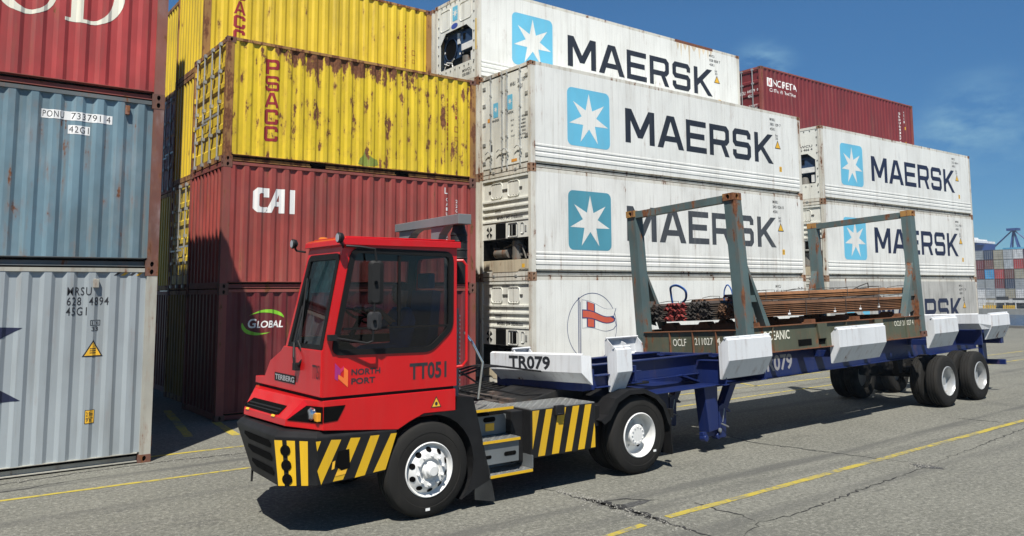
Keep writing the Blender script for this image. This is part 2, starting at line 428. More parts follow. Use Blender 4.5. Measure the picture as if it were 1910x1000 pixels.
def dry_doors(t, L, H, dm, side=0, bars=GALV):
    """two corrugated doors with two locking bars each on the -X (side 0) or +X end"""
    fx = (lambda x: x) if side == 0 else (lambda x: L-x)
    for k, (y0, y1) in enumerate(((.13, W/2-.006), (W/2+.006, W-.13))):
        mb = MB(); zs = [(.15, 0), (.30, 0)]
        z = .30; hh = (H-.11-.15-.15)/5
        for i in range(5):
            zs += [(z+.05, 0), (z+.09, .034), (z+hh-.09, .034), (z+hh-.05, 0)]; z += hh
        zs += [(H-.11, 0)]
        vs = []
        for zz, d in zs: vs += [(fx(.022+d), y0, zz), (fx(.022+d), y1, zz)]
        mb.add(vs, [(2*i, 2*i+1, 2*i+3, 2*i+2) for i in range(len(zs)-1)])
        mb.box(min(fx(.03), fx(.075)), max(fx(.03), fx(.075)), y0, y0+.03, .15, H-.11); mb.box(min(fx(.03), fx(.075)), max(fx(.03), fx(.075)), y1-.03, y1, .15, H-.11)
        mb.box(min(fx(.062), fx(.07)), max(fx(.062), fx(.07)), y0+.03, y1-.03, .15, H-.11)
        # hinges
        hy = y0-.03 if k == 0 else y1-.03
        for zz in (.35, .95, H-1.0, H-.4): mb.box(min(fx(-.005), fx(.02)), max(fx(-.005), fx(.02)), hy, hy+.06, zz, zz+.11)
        d = obj('door', mb, dm, t)
        for q in (.27, .77):
            y = y0+(y1-y0)*q; lb = MB()
            lb.tube([(fx(-.018), y, .05), (fx(-.018), y, H-.04)], .019, 8)
            for zz in (.06, H-.12, .62, 1.25, H-.7): lb.box(min(fx(-.036), fx(.022)), max(fx(-.036), fx(.022)), y-.05, y+.05, zz, zz+.07)
            lb.box(min(fx(-.045), fx(-.02)), max(fx(-.045), fx(-.02)), y-.02, y+.36 if k == 0 else y+.02, 1.0, 1.045)
            if k == 1: lb.box(min(fx(-.045), fx(-.02)), max(fx(-.045), fx(-.02)), y-.36, y+.02, .93, .97)
            obj('locking_bar', lb, bars, d)
def dry(label, loc, L, H, body, fm, cm, left='wall', fork=False, doors=None, group=None, pm=None):
    t = thing('shipping_container', label, 'container', loc, group=group or 'steel containers stacked in the yard')
    frame_common(t, L, H, fm, fork, pm=pm)
    mb = MB(); corr_panel(mb, .15, L-.15, .155, H-.062); obj('side_panel', mb, body, t)
    mb = MB(); corr_panel(mb, .15, L-.15, .155, H-.062, sign=-1); obj('side_panel', mb, body, t)
    mb = MB(); mb.box(.09, L-.09, .07, W-.07, H-.03, H-.012); obj('roof', mb, body, t)
    mb = MB(); mb.box(.09, L-.09, .07, W-.07, .10, .13); obj('floor', mb, HOLE, t)
    mb = MB()
    if left == 'wall': corr_end(mb, H)
    else: corr_end(mb, H, L-.02, -1)
    obj('end_wall', mb, body, t)
    dry_doors(t, L, H, doors or body, 0 if left == 'doors' else 1)
    castings(t, L, H, cm)
    return t
NEAR = ((0, 0, 0), (1, 0, 0), (0, 0, 1))
def mark(t, shapes, m, name='lettering', L=None, corrug=True, lift=.003):
    """paint shapes (2D, container x/z) onto the near side, following the corrugation"""
    o, u, v = (0, .008 if corrug else 0, 0), (1, 0, 0), (0, 0, 1)
    lay = [(*s[:2], s[2] if len(s) > 2 else 0, lift+(s[3] if len(s) > 3 else 0)) for s in shapes]
    return flat(name, lay, m, t, o, u, v, fn=(lambda x: corr(x, .15)) if corrug else None, breaks=corr_breaks(.15, L-.15) if corrug else None)
def mark_end(t, shapes, m, name='lettering', x=0.0, lift=.004):
    """paint on the -X end; 2D coordinates are (distance from the far post, z)"""
    lay = [(*s[:2], s[2] if len(s) > 2 else 0, lift+(s[3] if len(s) > 3 else 0)) for s in shapes]
    return flat(name, lay, m, t, (x, W, 0), (0, -1, 0), (0, 0, 1))
def shp(*loops): return tess(loops)

# ---- refrigerated containers
REEF = paint('reefer_white', (.735, .735, .69), .07, .26, .05, .42, dirtcol=(.30, .26, .20), seams=True, bump=.1)
REEF_B = paint('reefer_white_grubby', (.715, .71, .665), .11, .38, .06, .5, dirtcol=(.24, .21, .165), seams=True, bump=.1)
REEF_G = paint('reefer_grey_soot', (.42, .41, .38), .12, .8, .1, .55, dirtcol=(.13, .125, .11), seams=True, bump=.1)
REEF_FR = paint('reefer_frame', (.60, .58, .51), .42, .55, .1, .5, dirtcol=(.26, .20, .12), bump=.15)
REEF_END = paint('reefer_end', (.70, .70, .64), .1, .45, .08, .5, dirtcol=(.22, .2, .155), bump=.1)
CAST_R = paint('casting_rust', (.27, .17, .11), .72, .4, .2, .75)
SKY_BLUE = paint('pale_blue_square', (.135, .46, .64), 0, .16, .06, .45, bump=.03, dirtcol=(.35, .4, .42))
TEAL = paint('teal_square', (.075, .27, .35), 0, .2, .06, .45, bump=.03)
DARK_INK = paint('charcoal_lettering', (.018, .022, .032), 0, .10, .1, .5, dirtcol=(.2, .2, .19), bump=.03)
GREY_INK = paint('faded_charcoal_lettering', (.05, .055, .062), 0, .3, .15, .55, dirtcol=(.25, .25, .24), bump=.03)
NAVY_INK = plain('navy_lettering', (.012, .016, .045), .5)
UNIT_BLUE = paint('machinery_blue', (.022, .05, .11), .05, .3, .15, .5)
def star7(cx, cz, r):
    out = []
    for k in range(14):
        a = R(90+k*360/14); q = r if k % 2 == 0 else r*.375; out.append((cx+q*math.cos(a), cz+q*math.sin(a)))
    return out
XS = {'M': (3.48, 4.70), 'A': (4.82, 6.0), 'E': (6.11, 7.07), 'R': (7.22, 8.20), 'S': (8.38, 9.33), 'K': (9.53, 10.56)}
def reefer_marks(t, sq, ink, code, kind='star', white=None):
    if kind == 'star':
        mark(t, [(*shp((rrect(1.27, 2.86, .73, 2.37, .17), [])), 0), (*shp((star7(2.065, 1.52, .745), [])), 1, .002)], [sq, white or REEF], 'star_emblem', corrug=False)
        mark(t, [tess([let(c, *XS[c], 1.04, 2.06) for c in 'MAERSK'])], ink, 'lettering', corrug=False)
    z = 2.66
    for i, s in enumerate(code):
        mark(t, [text2d(s, 10.42, 10.42+[.30, .62, .28][i % 3], z-.10-.17*i, z-.17*i)], BLACK_INK, 'lettering', corrug=False)
    mark(t, [text2d('ic', 10.72, 10.86, 2.03, 2.11), text2d('33', 10.72, 10.86, 1.92, 2.0)], BLACK_INK, 'lettering', corrug=False)
    mark(t, [(*shp(([(10.66, 1.60), (11.0, 1.60), (10.83, 1.90)], [])), 0), (*shp(([(10.70, 1.625), (10.96, 1.625), (10.83, 1.85)], [])), 1, .001)], [BLACK_INK, YEL_LABEL], 'warning_sign', corrug=False)
    mark(t, [(*shp((rrect(10.88, 11.02, .80, .98, .01), [])), 0), (*text2d('2.9m', 10.9, 11.0, .9, .95), 1, .001), (*text2d("9'6\"", 10.9, 11.0, .83, .88), 1, .001)], [YEL_LABEL, BLACK_INK], 'height_label', corrug=False)
def tube_rect(mb, x, loop, r=.012, mi=0): mb.tube([(x, W-a, b) for a, b in loop]+[(x, W-loop[0][0], loop[0][1])], r, 6, mi)
def machinery_hatch(t, H, em, sign='', tag_txt=''):
    """older refrigeration end: two hatches, ribs, a control band, the open compressor bay and a beige tray"""
    mb = MB(); mb.box(.05, .07, .12, W-.12, 1.05, H-.10); mb.box(.05, .07, .12, W-.12, .16, .44)
    for z in (2.09, 1.90, 1.72, 1.52): mb.box(.012, .052, .125, W-.125, z, z+.055)
    mb.box(.012, .052, .125, W-.125, 2.70, 2.76)
    mb.box(.03, .051, .125, W-.125, 1.05, 1.50)
    obj('machinery_panel', mb, em, t, bev=.004)
    for c in (.80, 1.60):
        h = MB(); lp = rrect(c-.26, c+.26, 2.2, 2.62, .09)
        h.prism([(W-a, b) for a, b in lp], 0, .038, .052); tube_rect(h, .034, lp, .011, 0)
        for s in (-.33, .33): h.box(.03, .05, W-c-s-.06, W-c-s+.06, 2.38, 2.43, 1)
        for a in (-.12, 0, .12): h.box(.032, .05, W-c-a-.014, W-c-a+.014, 2.20, 2.235, 1); h.box(.032, .05, W-c-a-.014, W-c-a+.014, 2.585, 2.62, 1)
        obj('hatch', h, [em, plain('hatch_latch', (.08, .08, .075), .5)], t)
    # control band: black openings, a round fan grille, a small window
    b = MB(); b.box(.024, .0305, W-1.24, W-.76, 1.06, 1.48, 0); b.box(.024, .0305, W-1.72, W-1.44, 1.12, 1.42, 0)
    obj('control_opening', b, HOLE, t)
    b = MB(); tube_rect(b, .024, rrect(1.36, 1.80, 1.08, 1.46, .05), .013); tube_rect(b, .024, rrect(1.95, 2.08, 1.15, 1.44, .04), .01)
    b.box(.018, .03, W-2.2, W-2.12, 1.2, 1.36); b.box(.016, .03, W-1.56, W-1.53, 1.12, 1.42)
    obj('control_frame', b, GALV, t)
    f = [(*shp((ell(.45, 1.26, .16, .18), [])), 0)]
    for a in (20, 110, 200, 290): f.append((*shp(([(.45, 1.26)]+ell(.45, 1.26, .15, .17, 6, a, a+48), [])), 1, .002))
    mark_end(t, f, [em, HOLE], 'fan_grille', x=.03)
    # open compressor bay
    c = MB(); c.box(.50, .52, .12, W-.12, .40, 1.05, 0); c.box(.05, .5, .12, .125, .44, 1.05, 0); c.box(.05, .5, W-.125, W-.12, .44, 1.05, 0)
    obj('compressor_bay', c, HOLE, t)
    c = MB(); c.lathe([(0, 0), (.17, 0), (.17, .5), (.1, .56), (0, .56)], (.28, .95, .48), 2, 18)
    c.lathe([(0, 0), (.13, 0), (.13, .62), (0, .62)], (.24, 1.3, .66), 1, 16); c.tube([(.2, .5, .5), (.15, .6, .85), (.2, 1.0, .92), (.18, 1.5, .8)], .022, 6)
    for i in range(9):
        y = random.uniform(.3, 2.0); z = random.uniform(.5, .85); q = random.uniform(.03, .1); c.box(.16, .34, y, y+q, z, z+q*1.3, 0)
    obj('compressor', c, paint('compressor_metal', (.20, .19, .17), .5, .5, .3, .5, metal=.3), t)
    tr = MB(); tr.prism([(.18, .46), (2.25, .46), (2.25, .20), (1.85, .20), (1.78, .13), (.62, .13), (.55, .20), (.18, .20)], 0, .004, .05)
    obj('tray', tr, paint('beige_tray', (.50, .43, .31), .25, .4, .1, .55), t, bev=.006)
    if tag_txt:
        mark_end(t, [text2d(tag_txt, .80, 1.75, 1.585, 1.68)], BLACK_INK, x=.05)
    if sign: mark_end(t, [(*shp((rrect(.7, 1.0, 1.78, 1.86, .01), [])), 0), (*shp((rrect(1.62, 2.0, 1.59, 1.66, .01), [])), 0)], [GALV], 'data_plate', x=.05)
    o = MB(); o.box(.002, .012, .30, .42, .24, .34); obj('marker_lamp', o, YEL_LABEL, t)
def machinery_open(t, H, em, lines, oval=True):
    """newer refrigeration end: flat bolted face with one big clipped opening over a blue unit"""
    outer = [(.13, .15), (2.308, .15), (2.308, H-.10), (.13, H-.10)]
    hole = [(.32, .72), (2.12, .72), (2.15, .80), (2.15, 1.62), (1.82, 1.88), (.62, 1.88), (.30, 1.55), (.30, .75)]
    mb = MB(); panel(mb, [(.022, W-a, b) for a, b in outer], [[(.022, W-a, b) for a, b in hole]], .02)
    obj('machinery_panel', mb, em, t)
    bo = MB()
    for a in (.2, 2.24):
        for z in [.35+.3*i for i in range(8)]: bo.box(.008, .022, W-a-.02, W-a+.02, z, z+.04)
    for a in [.4+.26*i for i in range(8)]: bo.box(.008, .022, W-a-.018, W-a+.018, .60, .635); bo.box(.008, .022, W-a-.018, W-a+.018, H-.17, H-.135)
    obj('bolt_row', bo, plain('hatch_latch', (.08, .08, .075), .5), t)
    u = MB(); u.box(.34, .36, W-2.25, W-.2, .60, 1.95, 0); u.box(.18, .34, W-1.32, W-.28, 1.02, 1.9, 0); u.box(.12, .34, W-2.14, W-1.34, 1.12, 1.75, 0)
    u.box(.1, .12, W-2.08, W-1.42, 1.16, 1.36, 1); u.box(.1, .12, W-1.62, W-1.5, 1.5, 1.68, 2); u.box(.14, .18, W-1.24, W-1.12, 1.44, 1.78, 1)
    u.lathe([(.34, 0), (.36, 0), (.36, .05), (.34, .05)], (.13, W-.74, 1.36), 0, 28, 0); u.lathe([(0, .03), (.34, .03)], (.13, W-.74, 1.36), 0, 28, 2)
    for a, z in ((.36, 1.3), (.5, 1.75), (1.25, 1.08), (1.42, 1.08), (1.9, 1.8), (1.38, 1.85)): u.box(.13, .15, W-a-.05, W-a, z, z+.06, 1)
    obj('cooling_unit', u, [UNIT_BLUE, plain('white_box', (.7, .7, .68), .5), HOLE], t)
    c = MB(); c.lathe([(0, 0), (.16, 0), (.16, .36), (0, .42)], (.24, W-1.55, .62), 2, 16, 0); c.tube([(.1, W-.4, .72), (.12, W-.55, .98), (.14, W-.8, .92), (.1, W-.95, .7)], .018, 6, 1)
    c.tube([(.08, W-.45, .95), (.1, W-.7, .85), (.1, W-1.0, 1.0)], .014, 6, 1); c.box(.14, .3, W-2.1, W-1.88, .78, 1.06, 1)
    obj('compressor', c, [paint('compressor_metal', (.20, .19, .17), .5, .5, .3, .5, metal=.3), plain('white_box', (.7, .7, .68), .5)], t)
    if oval:
        for lp in (rrect(.32, .90, 1.98, 2.62, .08), rrect(1.45, 2.10, 2.05, 2.62, .1)):
            h = MB(); tube_rect(h, .02, lp, .012); obj('hatch', h, em, t)
        mark_end(t, [(*shp((rrect(1.03, 1.32, 2.16, 2.62, .02), [])), 0), (*shp((star7(1.175, 2.40, .15), [])), 1, .001)], [SKY_BLUE, REEF], 'star_emblem', x=.022)
        mark_end(t, [(*shp((ell(1.14, 2.0, .19, .085), [])), 0)], [plain('blue_badge', (.05, .08, .35), .4)], 'maker_badge', x=.022)
    for i, s in enumerate(lines):
        if s: mark_end(t, [text2d(s, *( (1.6, 2.1) if oval else (1.35, 2.05)), (.42 if oval else 2.12)-.13*i, (.51 if oval else 2.21)-.13*i)], BLACK_INK, x=.022)
    if oval:
        m = MB(); m.box(-.006, .0, .03, .085, .95, 1.9); obj('hazard_strip', m, paint('yellow_strip', (.6, .4, .05), 0, .4), t)
def reefer_doors(t, H):
    for k, (y0, y1) in enumerate(((.13, W/2-.012), (W/2+.012, W-.13))):
        mb = MB(); mb.box(.03, .10, y0, y1, .18, H-.14); d = obj('door', mb, REEF_END, t, bev=.006)
        hs = MB()
        for z in (.32, .85, 1.45, 2.0, 2.5):
            if k == 0: hs.box(.012, .03, y0-.05, y0+.14, z, z+.09)
            else: hs.box(.012, .03, y1-.14, y1+.05, z, z+.09)
        obj('hinge', hs, GALV, d)
        for q in (.33, .90) if k == 0 else (.10, .62):
            y = y0+(y1-y0)*q; lb = MB(); lb.tube([(.008, y, .10), (.008, y, H-.06)], .02, 8)
            for z in (.08, H-.2, .35, .95, 1.7, 2.25): lb.box(-.012, .03, y-.035, y+.035, z, z+.06)
            lb.tube([(-.02, y, .62), (-.03, y+.10, .66), (-.03, y+.22, .60)], .014, 6); lb.tube([(-.02, y, .62), (-.025, y-.10, .52)], .018, 6)
            obj('locking_bar', lb, GALV, d)
    g = MB(); g.box(.035, .06, W/2-.012, W/2+.012, .18, H-.14); obj('door_seal', g, BLACK, t)
    X = .03
    for a, z, s in ((.77, 1.75, .26), (1.46, 1.86, .26)):
        mark_end(t, [(*shp((rrect(a-.12, a+.12, z-.14, z+.28, .015), [])), 0), (*shp((star7(a, z+.09, .10), [])), 1, .002)], [SKY_BLUE, REEF], 'star_emblem', x=X)
        mark_end(t, [text2d('MAERSK', a-.17, a+.17, z-.26, z-.19)], BLACK_INK, x=X)
    mark_end(t, [text2d('MNBU', 1.48, 1.72, 2.36, 2.47), text2d('385 109 7', 1.82, 2.24, 2.40, 2.52), text2d('45R1', 1.82, 2.06, 2.24, 2.35)], BLACK_INK, x=X)
    for i in range(7): mark_end(t, [text2d(['32 500', '71 650', '4 480', '9 880', '28 020', '61 770', '67.4'][i], 1.86, 2.18, 1.42-.10*i, 1.47-.10*i, .02)], GREY_INK, x=X)
    mark_end(t, [text2d('M.G.W.', 1.50, 1.66, 1.38, 1.43), text2d('TARE', 1.50, 1.62, 1.24, 1.29), text2d('NET', 1.50, 1.6, 1.08, 1.13), text2d('CU.CAP', 1.50, 1.68, .94, .99)], GREY_INK, x=X)
    mark_end(t, [(*shp((rrect(.36, .55, 1.52, 1.63, .01), [])), 0), (*shp((rrect(1.52, 1.78, .24, .32, .01), [])), 0)], [plain('orange_label', (.65, .28, .05), .5)], 'safety_label', x=X)
    mark_end(t, [(*shp((rrect(.50, .60, .66, .86, .01), [])), 0)], [HOLE], 'vent_cover', x=X)
    mark_end(t, [(*shp(([(.28+.07*i, H-.085), (.31+.07*i, H-.085), (.33+.07*i, H-.02), (.30+.07*i, H-.02)], []))[:2], 0) for i in range(5)], BLACK_INK, 'hazard_strip', x=.012)
def reefer(label, loc, end, body=REEF, marks=None, rust_top=None, group=None, sq=SKY_BLUE, ink=DARK_INK, code=(), L=12.192, H=2.896, lines=(), tag_txt='', white=None):
    t = thing('refrigerated_container', label, 'container', loc, group=group or 'white refrigerated containers stacked in the yard')
    frame_common(t, L, H, REEF_FR, rail_h=.19, top_h=.10)
    for sgn in (0, 1):
        f = (lambda y: y) if sgn == 0 else (lambda y: W-y)
        prof = [(.0, H-.10), (.0, .66), (-.006, .64), (-.006, .60), (.007, .58), (.007, .555), (-.006, .535), (-.006, .46), (.007, .44), (.007, .415), (-.006, .395), (-.006, .32), (.007, .30), (.007, .19)]
        mb = MB(); vs = []
        for y, z in prof: vs += [(.15, f(y), z), (L-.15, f(y), z)]
        mb.add(vs, [(2*i, 2*i+1, 2*i+3, 2*i+2) for i in range(len(prof)-1)])
        obj('side_panel', mb, body, t)
    mb = MB(); mb.box(.09, L-.09, .07, W-.07, H-.03, H-.012); obj('roof', mb, REEF_END, t)
    mb = MB(); mb.box(.09, L-.09, .07, W-.07, .10, .13); obj('floor', mb, HOLE, t)
    mb = MB(); mb.box(L-.05, L-.03, .12, W-.12, .14, H-.1); obj('end_wall', mb, REEF_END, t)
    if end == 'doors': reefer_doors(t, H)
    elif end == 'hatch': machinery_hatch(t, H, REEF_END, 'x', tag_txt)
    else: machinery_open(t, H, REEF_END, lines, end == 'open')
    castings(t, L, H, CAST_R)
    for y in (.7, 1.75):
        m = MB(); m.box(-.004, .07, y-.05, y+.05, .0, .06); obj('lift_lug', m, GALV, t)
    if marks: reefer_marks(t, sq, ink, code, marks, white)
    return t

# ------------------------------------------------------------------ ground, quay, water
def ground_mat():
    n = NT('worn_concrete')
    a = n.noise((.25, .25, 1), 6, .62); b = n.noise((1.6, 1.6, 1), 7, .68, (3, 3, 0)); c = n.noise((26, 26, 26), 4, .75); d = n.noise((90, 90, 90), 2, .6)
    col = n.mix(n.ramp(a, .32, .68), (.142, .142, .118), (.196, .194, .162))
    col = n.mix(n.math('MULTIPLY', n.ramp(b, .35, .72), .55), col, (.125, .125, .104))
    tr = n.noise((.05, 1.5, 1), 5, .6, (0, 7, 0)); col = n.mix(n.ramp(tr, .54, .70, 0, .42), col, (.085, .083, .08))
    t2 = n.noise((.16, 4.5, 1), 4, .6, (2, 1, 0)); col = n.mix(n.ramp(t2, .58, .70, 0, .28), col, (.10, .098, .092))
    oil = n.noise((.55, .8, 1), 5, .7, (11, 2, 0)); col = n.mix(n.ramp(oil, .60, .70, 0, .62), col, (.06, .06, .058))
    pal = n.noise((.7, .9, 1), 6, .7, (6, 17, 0)); col = n.mix(n.ramp(pal, .60, .72, 0, .5), col, (.21, .205, .18))
    e = n.noise((7, 7, 7), 6, .72, (1, 9, 0)); col = n.mix(n.ramp(e, .54, .72, 0, .35), col, (.255, .25, .205)); col = n.mix(n.ramp(e, .46, .32, 0, .35), col, (.07, .07, .06)); g1 = n.noise((17, 17, 17), 3, .85, (4, 9, 0)); col = n.mix(n.ramp(g1, .50, .64, 0, .62), col, (.31, .303, .26)); col = n.mix(n.ramp(g1, .49, .36, 0, .52), col, (.065, .065, .058)); g2 = n.noise((38, 24, 30), 2, .8, (9, 1, 0)); col = n.mix(n.ramp(g2, .60, .66, 0, .8), col, (.035, .035, .03))
    yv = n.xyz()[1]
    for c0, w0, am in ((-9.42, .20, .75), (-9.95, .16, .5), (-3.95, .16, .8), (-5.9, .25, .5), (-10.9, .22, .45)):
        wob = n.math('ADD', yv, n.math('MULTIPLY', n.noise((.12, .12, 1), 3, .5, (c0, 0, 0)), .7))
        bd = n.ramp(n.math('ABSOLUTE', n.math('SUBTRACT', wob, c0+.35)), w0, w0*.3, 0, am)
        col = n.mix(n.math('MULTIPLY', bd, n.ramp(n.noise((.3, 3, 1), 5, .65, (c0, 3, 0)), .3, .6)), col, (.075, .075, .07))
    st = n.noise((.42, .5, 1), 8, .72, (21, 5, 0)); col = n.mix(n.ramp(st, .55, .68, 0, .45), col, (.082, .082, .073))
    col = n.mix(n.ramp(c, .36, .7, .0, .55), col, (.10, .098, .088)); col = n.mix(n.ramp(d, .60, .72, 0, .5), col, (.33, .32, .29)); col = n.mix(n.ramp(d, .40, .30, 0, .5), col, (.06, .06, .055))
    n.col(col); n.b.inputs['Roughness'].default_value = .92; n.b.inputs['Specular IOR Level'].default_value = .2
    h = n.math('ADD', n.math('MULTIPLY', c, .7), n.math('ADD', n.math('MULTIPLY', d, .35), n.math('MULTIPLY', b, 1.2))); n.bump(h, .55, .012); return n.m
QX = 49.5
mb = MB(); mb.box(-160, QX, -160, 260, -7, 0)
tag(obj('yard_ground', mb, ground_mat()), 'worn grey concrete yard with cracks and faded yellow lines', None, kind='structure')
mb = MB(); mb.box(QX-.45, QX-.02, -160, 260, -.5, .16)
tag(obj('quay_edge', mb, paint('kerb_concrete', (.13, .13, .125), .05, .5)), None, None, kind='structure')
def water_mat():
    n = NT('harbour_water'); f = n.noise((.35, .12, 1), 6, .6); g = n.noise((2.2, .8, 1), 4, .6)
    n.col(n.mix(n.ramp(f, .3, .7), (.012, .04, .085), (.025, .065, .12))); n.b.inputs['Roughness'].default_value = .22
    n.bump(n.math('ADD', n.math('MULTIPLY', f, 3), g), 1.0, .25); return n.m
mb = MB(); mb.box(QX+.01, 4000, -3000, 3000, -14, -4.35); tag(obj('water', mb, water_mat()), 'blue harbour water beyond the quay', None, kind='structure')
FX = 218
mb = MB(); mb.box(FX, 3800, -2000, 2500, -13, -2.85); tag(obj('far_quay', mb, paint('far_concrete', (.22, .22, .20), 0, .5, rough=.9)), 'concrete quay on the far side of the water', None, kind='structure')

# yellow lines
def line_mat():
    n = NT('worn_yellow_paint'); a = n.noise((9, 9, 9), 6, .75); b = n.noise((1.2, 1.2, 1), 5, .65, (4, 4, 0))
    t = n.math('ADD', n.math('MULTIPLY', a, .6), n.math('MULTIPLY', b, .5))
    n.col(n.mix(n.ramp(t, .50, .66), (.37, .29, .035), (.150, .148, .118))); n.b.inputs['Roughness'].default_value = .85; return n.m
LM = line_mat(); line_n = [0]
def line(p, q, wd, label):
    p, q = Vector((*p, 0)), Vector((*q, 0)); d = (q-p).normalized(); s = Vector((-d.y, d.x, 0))*wd/2; n = max(2, int((q-p).length/.35)); vs = []
    for i in range(n+1):
        c = p.lerp(q, i/n); j = random.uniform(.8, 1.12); vs += [tuple(c+s*j+Vector((0, 0, .004))), tuple(c-s*random.uniform(.8, 1.12)+Vector((0, 0, .004)))]
    m = MB(); m.add(vs, [(2*i+1, 2*i+3, 2*i+2, 2*i) for i in range(n)])
    tag(obj('yellow_line', m, LM), label, None, kind='structure')
line((1.85, -10.29), (48, -9.2), .12, 'long yellow line in front of the trailer')
line((.15, -10.45), (1.45, -10.33), .10, 'faded end of the front yellow line')
line((-14, -4.30), (-.35, -4.665), .10, 'yellow line running to the tractor from the left')
line((-.8, -4.67), (16.5, -4.38), .09, 'yellow line under the trailer')
line((-2.4, -2.83), (16, -3.35), .10, 'thin yellow line behind the tractor')
line((.02, .05), (-.14, -1.76), .16, 'short yellow corner stroke by the red stack')
line((-.31, 2.4), (-.84, -1.37), .16, 'short yellow stroke in the alley shade')
line((12.9, -2.35), (12.6, -3.3), .12, 'short yellow cross line behind the trailer')
line((13, -2.40), (18, -2.35), .08, 'short yellow line by the white stack')
line((22, -3.0), (47, -2.9), .10, 'far yellow line by the white stacks')
line((23, -4.6), (47, -4.1), .09, 'faint far yellow line behind the trailer')
# cracks and broken joints in the slab
CRK = plain('crack_tar', (.022, .022, .021), .95, var=.4, scale=20)
def crack(pts, wd, label):
    P = [Vector((*p, 0)) for p in pts]; C = []
    for a, b in zip(P, P[1:]):
        n = max(2, int((b-a).length/.07))
        for i in range(n): C.append(a.lerp(b, i/n)+Vector((random.gauss(0, .018), random.gauss(0, .018), 0)))
    vs = []; fs = []
    for i, c in enumerate(C):
        d = (C[min(i+1, len(C)-1)]-C[max(i-1, 0)]).normalized(); s = Vector((-d.y, d.x, 0)); e = min(1, 3*i/len(C), 3*(len(C)-1-i)/len(C))
        q = wd*(.25+.75*random.random())*(.25+.75*e)
        vs += [(c.x+s.x*q, c.y+s.y*q, .0035), (c.x-s.x*q*random.random(), c.y-s.y*q*random.random(), .0035)]
    m = MB(); m.add(vs, [(2*i+1, 2*i+3, 2*i+2, 2*i) for i in range(len(C)-1)])
    tag(obj('ground_crack', m, CRK), label, None, kind='structure')
for pts, wd, lb in (
    ([(1.62, -8.3), (1.65, -9.22), (1.7, -10.07), (1.68, -10.8), (1.62, -11.6)], .05, 'broken slab joint in front of the tractor'),
    ([(1.64, -9.0), (1.70, -9.5), (1.74, -9.8), (1.68, -10.5)], .15, 'crumbled patch along the slab joint'),
    ([(1.72, -9.3), (2.0, -9.4), (2.35, -9.75)], .035, 'short crack branching from the joint'),
    ([(6.69, -6.3), (6.14, -8.1), (6.47, -10.08), (6.66, -10.84)], .03, 'straight slab joint under the landing legs'),
    ([(6.62, -10.84), (4.53, -10.98), (3.0, -11.12), (2.47, -11.08), (1.74, -11.3)], .022, 'wandering crack near the camera'),
    ([(2.54, -10.03), (2.51, -10.76), (2.47, -11.08)], .03, 'short crack joining the yellow line'),
    ([(6.62, -10.84), (8.7, -10.63), (10.8, -10.45), (16, -10.1)], .018, 'thin crack on the right'),
    ([(11.0, -8.6), (11.1, -9.08), (11.29, -10.26), (11.4, -12)], .025, 'slab joint on the right'),
    ([(-6, -3.6), (-3.76, -3.56), (-2.94, -3.43), (-1.75, -3.37), (-.53, -3.52), (1.5, -3.6)], .03, 'ragged crack along the grey container'),
    ([(-6, -4.1), (-3.81, -4.06), (-2.56, -3.85)], .025, 'crack left of the tractor'),
    ([(16.0, -3.0), (16.2, -5.6), (16.3, -8)], .025, 'slab joint behind the trailer')):
    crack(pts, wd, lb)
def patch(cx, cy, rx, ry, m, label):
    q = [(cx+rx*math.cos(2*math.pi*k/22)*random.uniform(.6, 1.1), cy+ry*math.sin(2*math.pi*k/22)*random.uniform(.6, 1.1), .003) for k in range(22)]
    mb = MB(); mb.add(q, [tuple(range(22))]); tag(obj('ground_patch', mb, m), label, None, kind='structure')
PALE = plain('pale_grit', (.36, .31, .22), .95, var=.3, scale=25); TAR = plain('tar_grit', (.055, .055, .053), .95, var=.5, scale=30)
patch(6.2, -7.5, .10, .16, PALE, 'pale chip on the ground by the landing leg'); patch(6.05, -7.1, .06, .10, PALE, 'small pale chip by the landing leg')
patch(1.95, -9.65, .30, .10, TAR, 'dark grit by the slab joint'); patch(6.5, -10.85, .12, .25, TAR, 'dark grit where the cracks meet')

# ------------------------------------------------------------------ the container stacks
H20, HC = 2.591, 2.896
P_GREY = paint('grey_paint', (.30, .335, .35), .08, .3, .06, .45, bump=.1)
P_BLUE = paint('blue_grey_paint', (.125, .20, .24), .36, .45, .25, .5, dirtcol=(.17, .18, .15), faded=.3)
P_RED = paint('faded_red_paint', (.36, .046, .043), .20, .38, .25, .5, faded=.03)
P_BRICK = paint('brick_red_paint', (.265, .046, .037), .22, .36, .22, .55, faded=.06)
P_MAROON = paint('maroon_paint', (.15, .022, .024), .10, .25, .12, .5)
P_ORANGE = paint('orange_red_end', (.40, .085, .045), .18, .25, .12, .55)
P_YEL = paint('yellow_paint_corroded', (.63, .455, .02), .58, .34, .12, .5, topz=7.773, dirtcol=(.25, .18, .03))
P_YEL2 = paint('yellow_paint', (.62, .445, .025), .24, .4, .14, .5, dirtcol=(.28, .22, .06))
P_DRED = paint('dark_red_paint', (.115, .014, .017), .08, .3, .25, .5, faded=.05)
F_RUST = paint('rusted_post', (.20, .08, .05), .85, .5, .25, .75)
F_RED = paint('rusty_red_frame', (.22, .055, .045), .5, .4, .2, .65)
F_GREY = paint('grey_frame', (.36, .35, .30), .34, .45, .15, .6)
F_DGREY = paint('dark_grey_frame', (.10, .115, .12), .42, .4, .2, .6)
F_BRN = paint('brown_frame', (.25, .12, .085), .5, .4, .25, .65)
F_YEL = paint('rusty_yellow_frame', (.30, .16, .045), .8, .5, .25, .7)
F_POST = paint('brown_flaked_post', (.15, .06, .045), .55, .35, .25, .75, faded=.75); F_POST2 = paint('brown_red_post', (.20, .075, .055), .45, .35, .25, .7, faded=.35)
